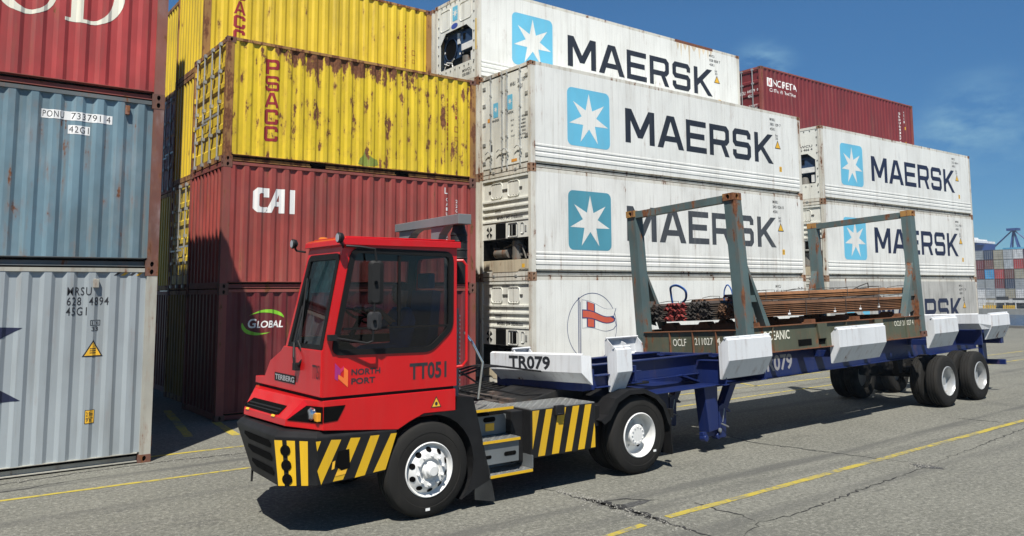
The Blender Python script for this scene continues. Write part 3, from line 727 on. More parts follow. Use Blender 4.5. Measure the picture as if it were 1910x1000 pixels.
C_RUST = paint('casting_brown', (.13, .06, .045), .6, .4, .2, .75)
RED_INK = paint('maroon_lettering', (.26, .02, .025), 0, .15, .1, .5, bump=0)
CREAM_INK = paint('cream_lettering', (.72, .70, .58), .05, .25, .08, .55, bump=0)
LY = 6.058
# left stack
LX, LYY = -1.865, -3.238
L0 = (LX-12.192, LYY, 0)
t = dry('pale grey long container at the bottom of the left stack, under the blue grey one', L0, 12.192, HC, P_GREY, F_GREY, C_RUST)
X = 12.192
mark(t, [text2d('MRSU', X-1.19, X-.88, 2.49, 2.61, .005, space=1.15), text2d('628  4894', X-1.19, X-.65, 2.345, 2.465, .005, space=1.15), text2d('45G1', X-1.195, X-.93, 2.20, 2.32, .005, space=1.15)], BLACK_INK, L=12.192)
mark(t, [(*shp((rrect(X-.88, X-.745, 2.05, 2.13, .004), [rrect(X-.872, X-.753, 2.058, 2.122, .004)])), 0), text2d('i', X-.86, X-.845, 2.065, 2.115), text2d('c', X-.80, X-.765, 2.07, 2.105), text2d('33', X-.86, X-.77, 1.97, 2.035)], BLACK_INK, L=12.192)
mark(t, [(*shp(([(X-.965, 1.60), (X-.69, 1.60), (X-.8275, 1.845)], [])), 0), (*shp(([(X-.935, 1.618), (X-.72, 1.618), (X-.8275, 1.81)], [])), 1, .001)]+[(*shp((rrect(X-.87, X-.785, z, z+.012, .002), [])), 0, .002) for z in (1.65, 1.68, 1.71)], [BLACK_INK, YEL_LABEL], 'warning_sign', L=12.192)
mark(t, [(*shp((rrect(X-.895, X-.765, .645, .84, .008), [])), 0), (*shp((rrect(X-.887, X-.773, .653, .832, .006), [])), 1, .001), (*text2d('2.9m', X-.878, X-.785, .75, .81), 0, .002), (*text2d("9'6\"", X-.878, X-.785, .67, .735), 0, .002)], [BLACK_INK, YEL_LABEL], 'height_label', L=12.192)
mark(t, [(*shp(([(X-1.71, 2.045), (X-2.0, 1.88), (X-2.75, 1.62), (X-3.2, 1.56), (X-2.75, 1.49), (X-2.0, 1.25), (X-1.69, 1.045), (X-2.3, 1.02), (X-3.3, 1.3), (X-3.3, 1.8), (X-2.3, 2.08)], [])), 0)], NAVY_INK, 'star_emblem', L=12.192)
v = MB(); v.box(X-.865, X-.79, -.02, .03, 2.60, 2.73); obj('vent_cover', v, F_GREY, t, bev=.006)
v = MB()
for z in (.22, 1.1, 1.9, 2.55): v.box(X-.012, X+.02, .03, .10, z, z+.16)
obj('hinge', v, F_BRN, t)
mark(t, [(*shp(([(X-.60+.10*i, HC-.115), (X-.55+.10*i, HC-.115), (X-.50+.10*i, HC-.07), (X-.55+.10*i, HC-.07)], [])), i % 2) for i in range(4)], [BLACK_INK, YEL_LABEL], 'hazard_strip', L=12.192)
t = dry('blue grey long container with white number plates, middle of the left stack', (L0[0], L0[1], HC), 12.192, H20, P_BLUE, F_DGREY, C_RUST, pm=F_POST)
mark(t, [(*shp((rrect(X-1.63, X-.71, 2.155, 2.285, .004), [])), 0), (*text2d('PONU', X-1.61, X-1.34, 2.175, 2.27, .0, space=1.15), 1, .001), (*text2d('733791', X-1.25, X-.87, 2.175, 2.27, .0, space=1.15), 1, .001), (*text2d('4', X-.79, X-.735, 2.175, 2.27, .0), 1, .001)], [WHITE_INK, BLACK_INK], 'number_plate', L=12.192)
mark(t, [(*shp((rrect(X-1.285, X-1.0, 1.955, 2.085, .004), [])), 0), (*text2d('42G1', X-1.27, X-1.015, 1.975, 2.07, .0, space=1.15), 1, .001)], [WHITE_INK, BLACK_INK], 'number_plate', L=12.192)
v = MB(); v.box(X-.545, X-.485, -.02, .03, 2.33, 2.47); obj('vent_cover', v, F_BRN, t, bev=.006)
t = dry('red long container with tall cream serif letters, on top of the left stack', (L0[0], L0[1], HC+H20), 12.192, HC, P_RED, F_RED, C_RUST, pm=F_POST2)
def serif_D(x0, x1, z0, z1):
    w = x1-x0; h = z1-z0; c = (z0+z1)/2
    return [tess([([(x0, z0)]+[(x0+.42*w+.58*w*math.cos(R(a)), c+h/2*math.sin(R(a))) for a in range(-90, 91, 9)]+[(x0, z1), (x0, z1-.05*h), (x0+.10*w, z1-.06*h), (x0+.10*w, z0+.06*h), (x0, z0+.05*h)],
        [[(x0+.30*w, z0+.055*h)]+[(x0+.42*w+.40*w*math.cos(R(a)), c+.445*h*math.sin(R(a))) for a in range(-90, 91, 9)]+[(x0+.30*w, z1-.055*h)]])])]
def serif_U(x0, x1, z0, z1):
    w = x1-x0; h = z1-z0; m = z0+.36*h; cx = x0+.52*w
    out = [(x0, z1), (x0, z1-.05*h), (x0+.10*w, z1-.07*h), (x0+.10*w, m)]+[(cx+.42*w*math.cos(R(a)), m+.36*h*math.sin(R(a))) for a in range(189, 352, 9)]+[(x0+.93*w, m), (x0+.93*w, z1-.07*h), (x1, z1-.05*h), (x1, z1), (x0+.76*w, z1), (x0+.76*w, z1-.05*h), (x0+.86*w, z1-.07*h), (x0+.86*w, m)]
    out += [(x0+.57*w+.29*w*math.cos(R(a)), m+.29*h*math.sin(R(a))) for a in range(-9, -180, -9)]+[(x0+.28*w, m), (x0+.28*w, z1-.07*h), (x0+.38*w, z1-.05*h), (x0+.38*w, z1)]
    return [tess([(out, [])])]
mark(t, serif_D(X-1.40, X-.62, 1.05, 2.05)+serif_U(X-2.36, X-1.46, 1.05, 2.05), CREAM_INK, L=12.192)
for k, y in enumerate((-.70,)):
    z = 0
    for lab, c, hh in (('dull grey container at ground level in the second left row', P_GREY, HC), ('maroon container at mid height in the second left row', P_MAROON, H20), ('brick red container topping the second left row', P_BRICK, HC)):
        dry(lab, (L0[0], y, z), 12.192, hh, c, F_RED, C_RUST); z += hh
z = 0
for lab, c, hh in (('maroon container at ground level in the third left row', P_MAROON, HC), ('blue grey container second up in the third left row', P_BLUE, H20), ('faded red container third up in the third left row', P_RED, HC), ('grey container fourth up in the third left row', P_GREY, H20), ('maroon container topping the third left row', P_MAROON, H20)):
    dry(lab, (L0[0], 1.85, z), 12.192, hh, c, F_RED, C_RUST); z += hh
z = 0
for lab, c, hh in (('grey container at ground level in the added unseen fourth left row', P_GREY, HC), ('brick red container second up in the added unseen fourth left row', P_BRICK, H20), ('blue grey container third up in the added unseen fourth left row', P_BLUE, HC), ('maroon container fourth up in the added unseen fourth left row', P_MAROON, H20), ('grey container topping the added unseen fourth left row', P_GREY, H20)):  # unseen row, added to keep sky light out of the alley
    dry(lab, (L0[0], 4.4, z), 12.192, hh, c, F_RED, C_RUST); z += hh
# yellow and red stack of short containers
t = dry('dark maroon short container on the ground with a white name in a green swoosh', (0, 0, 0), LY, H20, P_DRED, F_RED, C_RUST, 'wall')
GREEN = plain('green_swoosh', (.20, .50, .03), .5)
def swoosh(cx, cz, rx, rz, a0, a1, th, tilt=0):
    o = []; n = 20
    for k in range(n+1):
        a = R(a0+(a1-a0)*k/n); o.append((cx+rx*math.cos(a), cz+rz*math.sin(a)))
    for k in range(n, -1, -1):
        a = R(a0+(a1-a0)*k/n); q = th*math.sin(math.pi*(k/n)**.7); o.append((cx+(rx-q)*math.cos(a), cz+(rz-q)*math.sin(a)))
    o = [(x, z+(x-cx)*tilt) for x, z in o]
    return tess([(o, [])])
mark(t, [swoosh(.92, 1.93, .40, .24, 5, 140, .075, .12), swoosh(.85, 1.90, .40, .24, 165, 300, .075, .12)], GREEN, 'swoosh_emblem', L=LY)
mark(t, [text2d('G', .59, .75, 1.80, 1.99, .02, .15), text2d('LOBAL', .76, 1.30, 1.80, 1.945, .02, .15)], WHITE_INK, L=LY)
t = dry('brick red short container with big white letters, between the yellow and the maroon one', (0, 0, H20), LY, H20, P_BRICK, F_RED, C_RUST, 'wall')
mark(t, [tess([([(.62, 1.66), (.70, 1.58), (.86, 1.58), (1.06, 1.90), (1.06, 1.58), (1.06, 1.58)][:3]+[(.92, 1.62), (.92, 1.70), (.86, 1.69), (.77, 1.69), (.74, 1.72), (.74, 1.95), (.77, 1.98), (.84, 1.98), (.84, 1.90), (.95, 1.90), (.95, 2.09), (.70, 2.09), (.62, 2.01)], [])]),
    tess([([(.885, 1.58), (1.09, 2.09), (1.27, 2.09), (1.27, 1.58), (1.16, 1.58), (1.16, 1.72), (1.06, 1.72), (1.0, 1.58)], [[(1.10, 1.82), (1.16, 1.82), (1.16, 1.97)]])]),
    shp((rrect(1.39, 1.50, 1.58, 2.09, .005), []))], WHITE_INK, L=LY)
for i, c in enumerate('CAIU'): mark(t, [text2d(c, 5.21, 5.27, 2.09-.115*i, 2.17-.115*i)], WHITE_INK, L=LY)
for i, c in enumerate('22G1'): mark(t, [text2d(c, 5.48, 5.54, 2.06-.115*i, 2.14-.115*i)], WHITE_INK, L=LY)
mark(t, [(*shp((rrect(5.17, 5.19, 2.27, 2.42, .003), [])), 0), (*shp((rrect(5.19, 5.27, 2.27, 2.29, .003), [])), 0)], WHITE_INK, L=LY)
for i, c in enumerate('2816505'): mark(t, [text2d(c, 5.21, 5.27, 1.55-.115*i, 1.63-.115*i)], WHITE_INK, L=LY)
t = dry('rust eaten yellow short container with maroon vertical letters, top of the front stack', (0, 0, 2*H20), LY, H20, P_YEL, F_YEL, C_RUST, 'doors', fork=True, doors=P_YEL2)
mark(t, [tess([let(c, .80, 1.10, z, z+.325)]) for c, z in zip('PSACC', (1.93, 1.575, 1.215, .855, .495))], RED_INK, L=LY)
for x0, x1 in ((1.62, 2.40), (3.70, 4.46)): mark(t, [shp((rrect(x0, x1, .17, .40, .01), []))], P_YEL2, 'pocket_patch', L=LY)
mark(t, [shp(([(2.92, .20), (2.96, .33), (3.06, .42), (3.10, .58), (3.16, .44), (3.28, .36), (3.40, .34), (3.43, .22), (3.30, .18), (3.1, .16)], []))], paint('green_repaint', (.20, .26, .04), .75, .4), 'green_repaint', L=LY)
for i, c in enumerate('PSAU2160860'): mark(t, [text2d(c, 5.22, 5.27, 1.95-.12*i, 2.03-.12*i)], RED_INK, L=LY)
for i, c in enumerate('22G1'): mark(t, [text2d(c, 5.46, 5.51, 1.9-.12*i, 1.98-.12*i)], RED_INK, L=LY)
mark(t, [shp((rrect(5.44, 5.56, 1.22, 1.36, .01), [rrect(5.455, 5.545, 1.235, 1.345, .008)])), shp((rrect(5.45, 5.55, 1.0, 1.1, .01), [rrect(5.46, 5.54, 1.01, 1.09, .008)]))], RED_INK, 'label_outline', L=LY)
# second and third rows of short containers
X2, Y2 = .22, 2.60
for z, lab, c, f, left in ((0, 'yellow short container painted darker for the alley shade, at ground level in the second short row', paint('shade_darkened_yellow', (.26, .18, .02), .3, .6, .2, .6, dirtcol=(.06, .05, .03)), F_YEL, 'wall'), (1, 'yellow short container with door bars above the alley, second tier of the second short row', P_YEL2, F_YEL, 'doors'), (2, 'yellow short container with ribbed end, third tier of the second short row', P_YEL2, F_YEL, 'wall'), (3, 'yellow short container at the very top, half hidden letters, behind the rusty yellow one', P_YEL2, F_YEL, 'wall')):  # ground tier: alley shade put into a darker yellow
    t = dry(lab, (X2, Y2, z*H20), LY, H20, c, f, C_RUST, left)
mark(t, [tess([let(c, .67, .95, z, z+.32)]) for c, z in zip('PSACC', (2.14, 1.76, 1.40, 1.05, .70))], RED_INK, L=LY)
for i, c in enumerate('PSAU2160807'): mark(t, [text2d(c, 5.22, 5.27, 1.95-.12*i, 2.03-.12*i)], RED_INK, L=LY)
mark(t, [shp((rrect(5.44, 5.56, 1.22, 1.36, .01), [rrect(5.455, 5.545, 1.235, 1.345, .008)])), shp((rrect(5.45, 5.55, 1.0, 1.1, .01), [rrect(5.46, 5.54, 1.01, 1.09, .008)]))], RED_INK, 'label_outline', L=LY)
for z, lab, c, f, left in ((0, 'maroon short container at ground level deep in the alley', P_MAROON, F_RED, 'wall'), (1, 'yellow short container deep in the alley, one up', P_YEL2, F_YEL, 'wall'), (2, 'maroon short container with door bars, deep in the alley shade', P_MAROON, F_RED, 'doors'), (3, 'yellow short container at the top left edge, third row back', P_YEL2, F_YEL, 'wall')):
    dry(lab, (.42, 5.2, z*H20), LY, H20, c, f, C_RUST, left)
for z, lab, c in ((0, 'brick red short container in the unseen row added to darken the alley, on the ground', P_BRICK), (1, 'maroon short container in the unseen row added to darken the alley, one up', P_MAROON), (2, 'faded red short container in the unseen row added to darken the alley, two up', P_RED), (3, 'grey short container in the unseen row added to darken the alley, on top', P_GREY)):  # out of view, added behind so the alley gets less sky light
    dry(lab, (.5, 7.8, z*H20), LY, H20, c, F_RED, C_RUST, 'wall')
# white refrigerated stacks
MX, MY = 7.907, .174
t = reefer('white refrigerated container with a flag in a circle, at ground level behind the tractor', (MX, MY, 0), 'hatch', REEF, None, tag_txt='MNBU 304 083 9')
NB = plain('navy_line', (.02, .04, .14), .5); FR = paint('flag_red', (.55, .10, .055), 0, .25, .1, .5, bump=0)
cx, cz = 2.10, 1.52
mark(t, [(*shp((ell(cx, cz, .91, .93, 56), [ell(cx, cz, .893, .913, 56)])), 0)], NB, 'ring_emblem', corrug=False)
def wave(x): return .05*math.sin((x-1.72)*5.2+.4)
def flagpt(a, b): x = 1.72+1.28*a; return (x, 1.48+b*(.78-.22*a)-.25*a*.1+wave(x)*(.4+a)-.05*a)
edge = [flagpt(a/12, 1) for a in range(13)]+[flagpt(.93, .62), flagpt(1.0, .12)]+[flagpt(a/12, 0) for a in range(11, -1, -1)]
ins = [(x*.975+.05, z*.975+.045) for x, z in edge]
mark(t, [(*shp((edge, [])), 0), (*shp((ins, [])), 1, .001),
    (*shp(([flagpt(.13, .97), flagpt(.37, .97), flagpt(.37, .03), flagpt(.13, .03)], [])), 0, .002),
    (*shp(([flagpt(.16, .95), flagpt(.34, .95), flagpt(.34, .05), flagpt(.16, .05)], [])), 2, .003),
    (*shp(([flagpt(a/10, .66) for a in range(0, 10)]+[flagpt(.97, .48), flagpt(.93, .36)]+[flagpt(a/10, .34) for a in range(9, -1, -1)], [])), 0, .0035),
    (*shp(([flagpt(.02+a/10, .62) for a in range(0, 9)]+[flagpt(.93, .48), flagpt(.90, .39)]+[flagpt(.02+a/10, .38) for a in range(8, -1, -1)], [])), 2, .0045)], [NB, REEF, FR], 'flag_emblem', corrug=False)
mark(t, [shp((rrect(1.58, 1.605, .75, 2.30, .004), [])), shp((rrect(1.63, 1.65, .72, 2.25, .004), [])), shp((rrect(1.665, 1.68, .72, 2.2, .004), [])), shp((ell(1.615, 2.30, .025, .03, 16), []))], NB, 'flagpole_emblem', corrug=False)
for i, s in enumerate(('MWCU', '551 812 0', '45R1')): mark(t, [text2d(s, 10.42, 10.42+[.30, .62, .28][i], 2.56-.17*i, 2.66-.17*i)], GREY_INK, corrug=False)
reefer('white refrigerated container with a dark teal star square, second tier, behind the load', (MX, MY, HC), 'hatch', REEF_B, 'star', sq=TEAL, ink=GREY_INK, code=('MNBU', '345 026 0', '45R1'), tag_txt='MNBU 345 026 0', white=REEF_B)
reefer('white refrigerated container with double doors and pale blue star square, third tier in front', (MX, MY, 2*HC), 'doors', REEF, 'star', code=('MNBU', '385 109 7', '45R1'))
for z, lab in enumerate(('white container hidden at ground level in the second white row', 'white container hidden one up in the second white row', 'white container hidden two up in the second white row')):
    reefer(lab, (7.93, 2.80, z*HC), 'hatch', REEF)
t = reefer('topmost white refrigerated container, blue machinery in its end and rust along its roof edge', (7.93, 2.80, 3*HC), 'open', REEF, 'star', code=('MWCU', '058 808 7', '45R1'), lines=('MWCU', '058 808 7'))
rr = MB(); rr.box(8.55, 10.62, -.004, .05, HC-.10, HC+.004); obj('rusted_rail', rr, paint('rusted_rail', (.16, .06, .035), .9, .5), t)
mark(t, [shp(([(x, HC-.1), (x+w_, HC-.1), (x+w_*.7, HC-.1-l_*.6), (x+w_*.5, HC-.1-l_), (x+w_*.25, HC-.1-l_*.5)], [])) for x, w_, l_ in ((8.62, .16, .30), (8.82, .10, .55), (8.98, .22, .24), (9.25, .12, .8), (9.42, .3, .2), (9.8, .14, .45), (10.0, .2, .22), (10.3, .10, .38), (10.45, .14, .2))], paint('rust_run', (.62, .52, .38), .25, .6, .2, .6, dirtcol=(.42, .27, .13)), 'rust_stain', corrug=False)
for z, lab in enumerate(('white container hidden at ground level in the third white row', 'white container hidden one up in the third white row', 'white container hidden two up in the third white row', 'white container end with hatches peeping past the top yellow container')):
    reefer(lab, (7.95, 5.42, z*HC), 'hatch', REEF)
RX, RY = 21.912, .51
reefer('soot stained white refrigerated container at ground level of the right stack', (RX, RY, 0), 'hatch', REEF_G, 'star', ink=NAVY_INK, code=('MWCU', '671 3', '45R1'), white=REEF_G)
reefer('white refrigerated container in the middle of the right stack, a scratch across its star', (RX, RY, HC), 'hatch', REEF_B, 'star', ink=NAVY_INK, code=('MNBU', '312 78 1', '45R1'), white=REEF_B)
reefer('white refrigerated container on top of the right stack, below the maroon one behind', (RX, RY, 2*HC), 'open2', REEF, 'star', ink=NAVY_INK, code=('MWCU', '512 466 4', '45R1'), lines=('MWCU', '512 466 4'))
for z, lab in enumerate(('white container hidden at ground level behind the right stack', 'white container hidden one up behind the right stack', 'white container hidden two up behind the right stack')):
    reefer(lab, (21.88, 3.1, z*HC), 'hatch', REEF)
t = dry('maroon long container with white letters at the top right, above the white stacks', (21.88, 3.1, 3*HC), 12.192, HC, P_MAROON, F_RED, C_RUST, 'doors')
X = 12.192
mark(t, [text2d('NORETA', .82, 2.44, 2.17, 2.46, .006, space=1.12)], WHITE_INK, L=X)
mark(t, [text2d('Ca The All The Time', .60, 2.36, 1.92, 2.06, .004)], WHITE_INK, L=X)
mark(t, [(*shp((rrect(.41, .74, 2.12, 2.48, .01), [])), 0), (*text2d('N', .48, .68, 2.17, 2.43, .02, .1), 1, .001)], [WHITE_INK, plain('red_emblem', (.45, .04, .03), .5)], 'emblem', L=X)
for i, c in enumerate('GRDU6432790'): mark(t, [text2d(c, 10.86, 10.98, 2.30-.16*i, 2.41-.16*i)], WHITE_INK, L=X)
for i, c in enumerate('45G1'): mark(t, [text2d(c, 11.28, 11.40, 2.40-.16*i, 2.51-.16*i)], WHITE_INK, L=X)
mark(t, [(*shp(([(11.3, .75), (11.62, .75), (11.46, 1.02)], [])), 0), (*shp((rrect(11.38, 11.5, 1.6, 1.75, .01), [])), 0)], YEL_LABEL, 'warning_sign', L=X)
mark_end(t, [text2d('GRDU', 1.30, 1.62, 1.84, 1.98), text2d('643279', 1.72, 2.1, 1.88, 2.0), text2d('0', 2.2, 2.26, 1.9, 2.0), text2d('45G1', 1.74, 1.98, 1.68, 1.80)], WHITE_INK, x=.02)
mark_end(t, [text2d(s, 1.36, 1.6, 1.3-.12*i, 1.36-.12*i) for i, s in enumerate(('MAX.WT', 'TARE', 'NET'))]+[text2d(s, 1.78, 2.2, 1.3-.12*i, 1.36-.12*i) for i, s in enumerate(('30 480 KGS', '3 850 KGS', '26 630 KGS', '76.4 CU.M'))], WHITE_INK, x=.02)

# ------------------------------------------------------------------ wheels (axis along y; sgn +1: outer face towards -y)
TYRE = paint('tyre_rubber', (.014, .0135, .0125), 0, .18, .3, .85, dirtcol=(.06, .052, .04), bump=.25, spec=.2)
WHEEL_WHITE = paint('white_wheel_paint', (.66, .66, .64), .02, .22, .05, .4, bump=.05)
WHEEL_SILVER = paint('silver_wheel', (.42, .43, .43), .06, .35, .1, .35, metal=.4, bump=.05)
def wheel(p, T, c, w, kind, sgn=1, r=.525):
    k = r/.525; cx, cy, cz = c[0]-T[0], c[1]-T[1], c[2]-T[2]
    g = [(.295, .03), (.31, .008), (.36, 0), (.40, .004), (.405, .0), (.47, .006), (.50, .022), (.517, .045), (.525, .075)]
    for q in (.3, .5, .7): g += [(.525, w*q-.008), (.512, w*q-.005), (.512, w*q+.005), (.525, w*q+.008)]
    g += [(.525, w-.075), (.517, w-.045), (.49, w-.015), (.40, w), (.31, w-.01), (.295, w-.03)]
    m = MB(); m.lathe([(a*k, b) for a, b in g], (cx, cy, cz), 1, 56, sgn=sgn)
    ty = put('tyre', m.mesh('tyre', TYRE), p)
    if kind == 'plain': prof = [(.297, .03), (.28, .04), (.27, .14), (.1, .15), (0, .15)]
    elif kind == 'front': prof = [(.297, .032), (.302, .004), (.292, -.004), (.282, .012), (.272, .05), (.258, .058), (.240, .035), (.205, .0), (.185, -.012), (.130, -.014), (.122, .015), (.095, .02), (.088, -.03), (.070, -.038), (.064, -.085), (.05, -.095), (0, -.095)]
    elif kind == 'rear': prof = [(.297, .032), (.302, .004), (.290, -.004), (.278, .02), (.268, .06), (.262, .165), (.245, .178), (.150, .175), (.140, .165), (.138, .06), (.125, .048), (0, .046)]
    else: prof = [(.297, .032), (.302, .004), (.290, -.004), (.278, .02), (.268, .06), (.262, .16), (.20, .21), (.11, .215), (.105, .12), (.09, .105), (0, .105)]
    m = MB(); m.lathe([(a*k, b) for a, b in prof], (cx, cy, cz), 1, 48, sgn=sgn)
    wm_ = WHEEL_SILVER if kind in ('plain', 'trailer') else WHEEL_WHITE
    if kind == 'front':
        for i in range(10):
            a = 2*math.pi*i/10+.2; x, z = cx+.158*math.cos(a), cz+.158*math.sin(a); m.lathe([(.017, -.012), (.017, -.04), (.010, -.052), (0, -.052)], (x, cy, z), 1, 8, sgn=sgn)
    if kind == 'rear':
        for i in range(12):
            a = 2*math.pi*i/12; x, z = cx+.105*math.cos(a), cz+.105*math.sin(a); m.lathe([(.010, .05), (.010, .036), (0, .034)], (x, cy, z), 1, 6, sgn=sgn)
        for i in range(10):
            a = 2*math.pi*i/10; x, z = cx+.168*math.cos(a), cz+.168*math.sin(a); m.lathe([(.014, .176), (.014, .15), (0, .15)], (x, cy, z), 1, 6, sgn=sgn)
    rim = put('rim', m.mesh('rim', wm_), ty)
    if kind in ('front', 'rear'):
        m = MB(); n = 10 if kind == 'front' else 5; q = .222 if kind == 'front' else .205
        for i in range(n):
            a = 2*math.pi*i/n+.35; x, z = cx+q*math.cos(a), cz+q*math.sin(a)
            h = .0125 if kind == 'front' else .172
            pts = []
            for j in range(14):
                t = 2*math.pi*j/14; ra = .026*math.cos(t); tb = .034*math.sin(t)
                rr_ = q+ra; hh = (.035*(rr_-.205)/.035 if kind == 'front' else .1765)-.004
                pts.append((cx+(rr_)*math.cos(a)-tb*math.sin(a), cy+sgn*hh, cz+(rr_)*math.sin(a)+tb*math.cos(a)))
            m.add(pts, [tuple(range(14))])
        put('hand_holes', m.mesh('hand_holes', HOLE), rim)
    return ty

def smooth_path(pts, n=6):
    P = [Vector(p) for p in pts]; out = []
    for i in range(len(P)-1):
        a, b, c, d = P[max(i-1, 0)], P[i], P[i+1], P[min(i+2, len(P)-1)]
        for k in range(n):
            t = k/n; out.append(tuple(.5*((2*b)+(c-a)*t+(2*a-5*b+4*c-d)*t*t+(3*b-a-3*c+d)*t**3)))
    return out+[tuple(P[-1])]
# ------------------------------------------------------------------ yard tractor
T = Vector((.9, -7.4, 0))
tug = thing('terminal_tractor', 'red terminal tractor with narrow offset cab and black yellow striped bumper, pulling the trailer', 'tractor', T)
RED = paint('tractor_red_paint', (.50, .006, .008), 0, .13, .06, .30, dirtcol=(.22, .10, .08), bump=.03); RED.node_tree.nodes['Principled BSDF'].inputs['Coat Weight'].default_value = .25
BLK = plain('tractor_black_paint', (.011, .011, .0115), .5, var=.3, scale=3, bump=.06, spec=.22)
CHAS = plain('chassis_black', (.011, .011, .011), .75, var=.3, scale=4, spec=.2)
RIM_B = plain('window_rubber', (.008, .008, .008), .55, spec=.2)
STRIPE = paint('stripe_yellow', (.60, .36, .012), .03, .2, .07, .5, bump=.03)
STEEL = paint('bare_steel', (.40, .41, .40), .08, .4, .2, .38, metal=.7)
CHROME = plain('chrome', (.75, .75, .75), .15, 1)
GREYM = paint('grey_frame_paint', (.17, .18, .185), .03, .25, .1, .4)
PLAST = plain('dark_plastic', (.012, .012, .0125), .55, spec=.25)
def S(mb):
    mb.v = [(a-T.x, b-T.y, c-T.z) for a, b, c in mb.v]; return mb
def tob(name, mb, mats, parent=None, bev=0): return obj(name, S(mb), mats, parent or tug, bev)
NY = -8.62
def nd(shapes, mats, name, y=NY, parent=None, lift=.003):
    lay = [(*s[:2], s[2] if len(s) > 2 else 0, lift+(s[3] if len(s) > 3 else 0)) for s in shapes]
    return flat(name, lay, mats, parent or tug, Vector((0, y, 0))-T, (1, 0, 0), (0, 0, 1))
def off_poly(pts, d):
    n = len(pts); out = []; a2 = sum(pts[i][0]*pts[(i+1) % n][1]-pts[(i+1) % n][0]*pts[i][1] for i in range(n)); s = 1 if a2 > 0 else -1
    for i in range(n):
        p, q, r_ = Vector(pts[i-1]), Vector(pts[i]), Vector(pts[(i+1) % n]); e1 = (q-p).normalized(); e2 = (r_-q).normalized()
        n1 = Vector((e1.y, -e1.x))*s; n2 = Vector((e2.y, -e2.x))*s; b = (n1+n2).normalized(); out.append(tuple(q+b*d/max(.4, b.dot(n1))))
    return out
def round_poly(pts, r, n=4):
    out = []; m = len(pts)
    for i in range(m):
        p, q, s = Vector(pts[i-1]), Vector(pts[i]), Vector(pts[(i+1) % m]); a = q+(p-q).normalized()*r; b = q+(s-q).normalized()*r
        for k in range(n+1):
            t = k/n; out.append(tuple(a*(1-t)**2+q*2*t*(1-t)+b*t*t))
    return out
# cab shell
def fx(z): return -1.46+.01*(z-1.42) if z <= 1.9 else -1.455+(z-1.9)*.182
def fy(z): return -7.56-(z-1.9)*.13
win = round_poly([(-1.345, 1.865), (-.19, 1.845), (.085, 2.085), (.085, 2.935), (-1.14, 2.955)], .09)
cab = MB()
panel(cab, [(-1.46, NY, 1.42), (.16, NY, 1.42), (.16, NY, 3.0), (fx(3.0), NY, 3.0), (fx(1.9), NY, 1.9)], [[(x, NY, z) for x, z in win]], .05, 0, 1)
panel(cab, [(.16, NY+.01, 1.42), (.16, -7.50, 1.42), (.16, fy(3.0), 3.0), (.16, NY+.01, 3.0)], [[(.16, a, b) for a, b in round_poly([(-8.50, 1.95), (-7.68, 1.95), (-7.78, 2.9), (-8.50, 2.9)], .08)]], .05, 0, 1)
ws = round_poly([(-8.585, 1.86), (-7.66, 1.86), (-7.78, 2.90), (-8.585, 2.90)], .07)
panel(cab, [(fx(3.0), NY+.003, 3.0), (fx(3.0), fy(3.0), 3.0), (fx(1.905), fy(1.905), 1.905), (fx(1.905), NY+.003, 1.905)], [[(fx(z)+(0 if z > 1.9 else 0), y, z) for y, z in [(a, max(b, 1.915)) for a, b in ws]]], .05, 0, 1)
panel(cab, [(.16, fy(3.0), 3.0), (.16, fy(1.9), 1.9), (fx(1.9), fy(1.9), 1.9), (fx(3.0), fy(3.0), 3.0)], [[(.02, fy(2.88), 2.88), (.02, fy(2.0), 2.0), (-1.30, fy(2.0), 2.0), (-1.12, fy(2.88), 2.88)][::-1]], .04, 0, 1)
cab.box(-1.40, .12, -8.57, -7.60, 1.36, 1.42)
cab.box(-1.2, .10, -8.56, -7.72, 2.975, 2.995, 1)
tob('cab', cab, [RED, plain('cab_lining', (.03, .03, .032), .85)])
hood = MB(); hp = [(-8.615, 1.42), (-6.64, 1.42), (-6.64, 1.50), (-6.95, 1.52), (-7.12, 1.71), (-7.46, 1.84), (-7.55, 1.90), (-8.615, 1.90)]
hood.loft([[(-1.475, a, b) for a, b in hp], [(-1.40, a, b) for a, b in hp]], caps=True)
hood.prism([(-7.60, 1.42), (-6.66, 1.42), (-6.66, 1.49), (-6.97, 1.51), (-7.14, 1.69), (-7.50, 1.82), (-7.60, 1.85)], 0, -1.40, .14)
tob('hood', hood, RED, bev=.008)
roof = MB(); roof.prism([(-1.30, 3.0), (.19, 3.0), (.19, 3.075), (-1.24, 3.085), (-1.29, 3.06)], 1, -8.665, -7.66); roof.box(-1.22, .15, -8.60, -7.73, 3.086, 3.10)
tob('roof', roof, RED, bev=.01)
# window frames and glass
def ring_y(mb, pts, y, d, th, mi=0):
    o = off_poly(pts, d); n = len(pts); vs = [(x, y, z) for x, z in o]+[(x, y, z) for x, z in pts]+[(x, y+th, z) for x, z in o]+[(x, y+th, z) for x, z in pts]
    mb.add(vs, [f for i in range(n) for j in [(i+1) % n] for f in ((i, j, n+j, n+i), (2*n+i, 3*n+i, 3*n+j, 2*n+j), (i, 2*n+i, 2*n+j, j), (n+i, n+j, 3*n+j, 3*n+i))], mi)
inner = off_poly(win, -.035)
wf = MB(); ring_y(wf, inner, NY-.014, .06, .03); wfo = tob('window_frame', wf, RIM_B)
wg = MB(); wg.add([(x, NY+.012, z) for x, z in inner], [tuple(range(len(inner)))]); tob('side_window', wg, glass('tinted_glass', (.38, .40, .41), .03), wfo)
wb = MB(); wb.box(-.60, -.57, NY-.004, NY+.01, 2.12, 2.90); wb.box(-1.24, .06, NY-.006, NY+.01, 2.10, 2.125); tob('window_bar', wb, RIM_B, wfo)
wsi = [(a, max(b, 1.90)) for a, b in ws]
fr = MB(); o = off_poly(wsi, -.05); n = len(wsi)
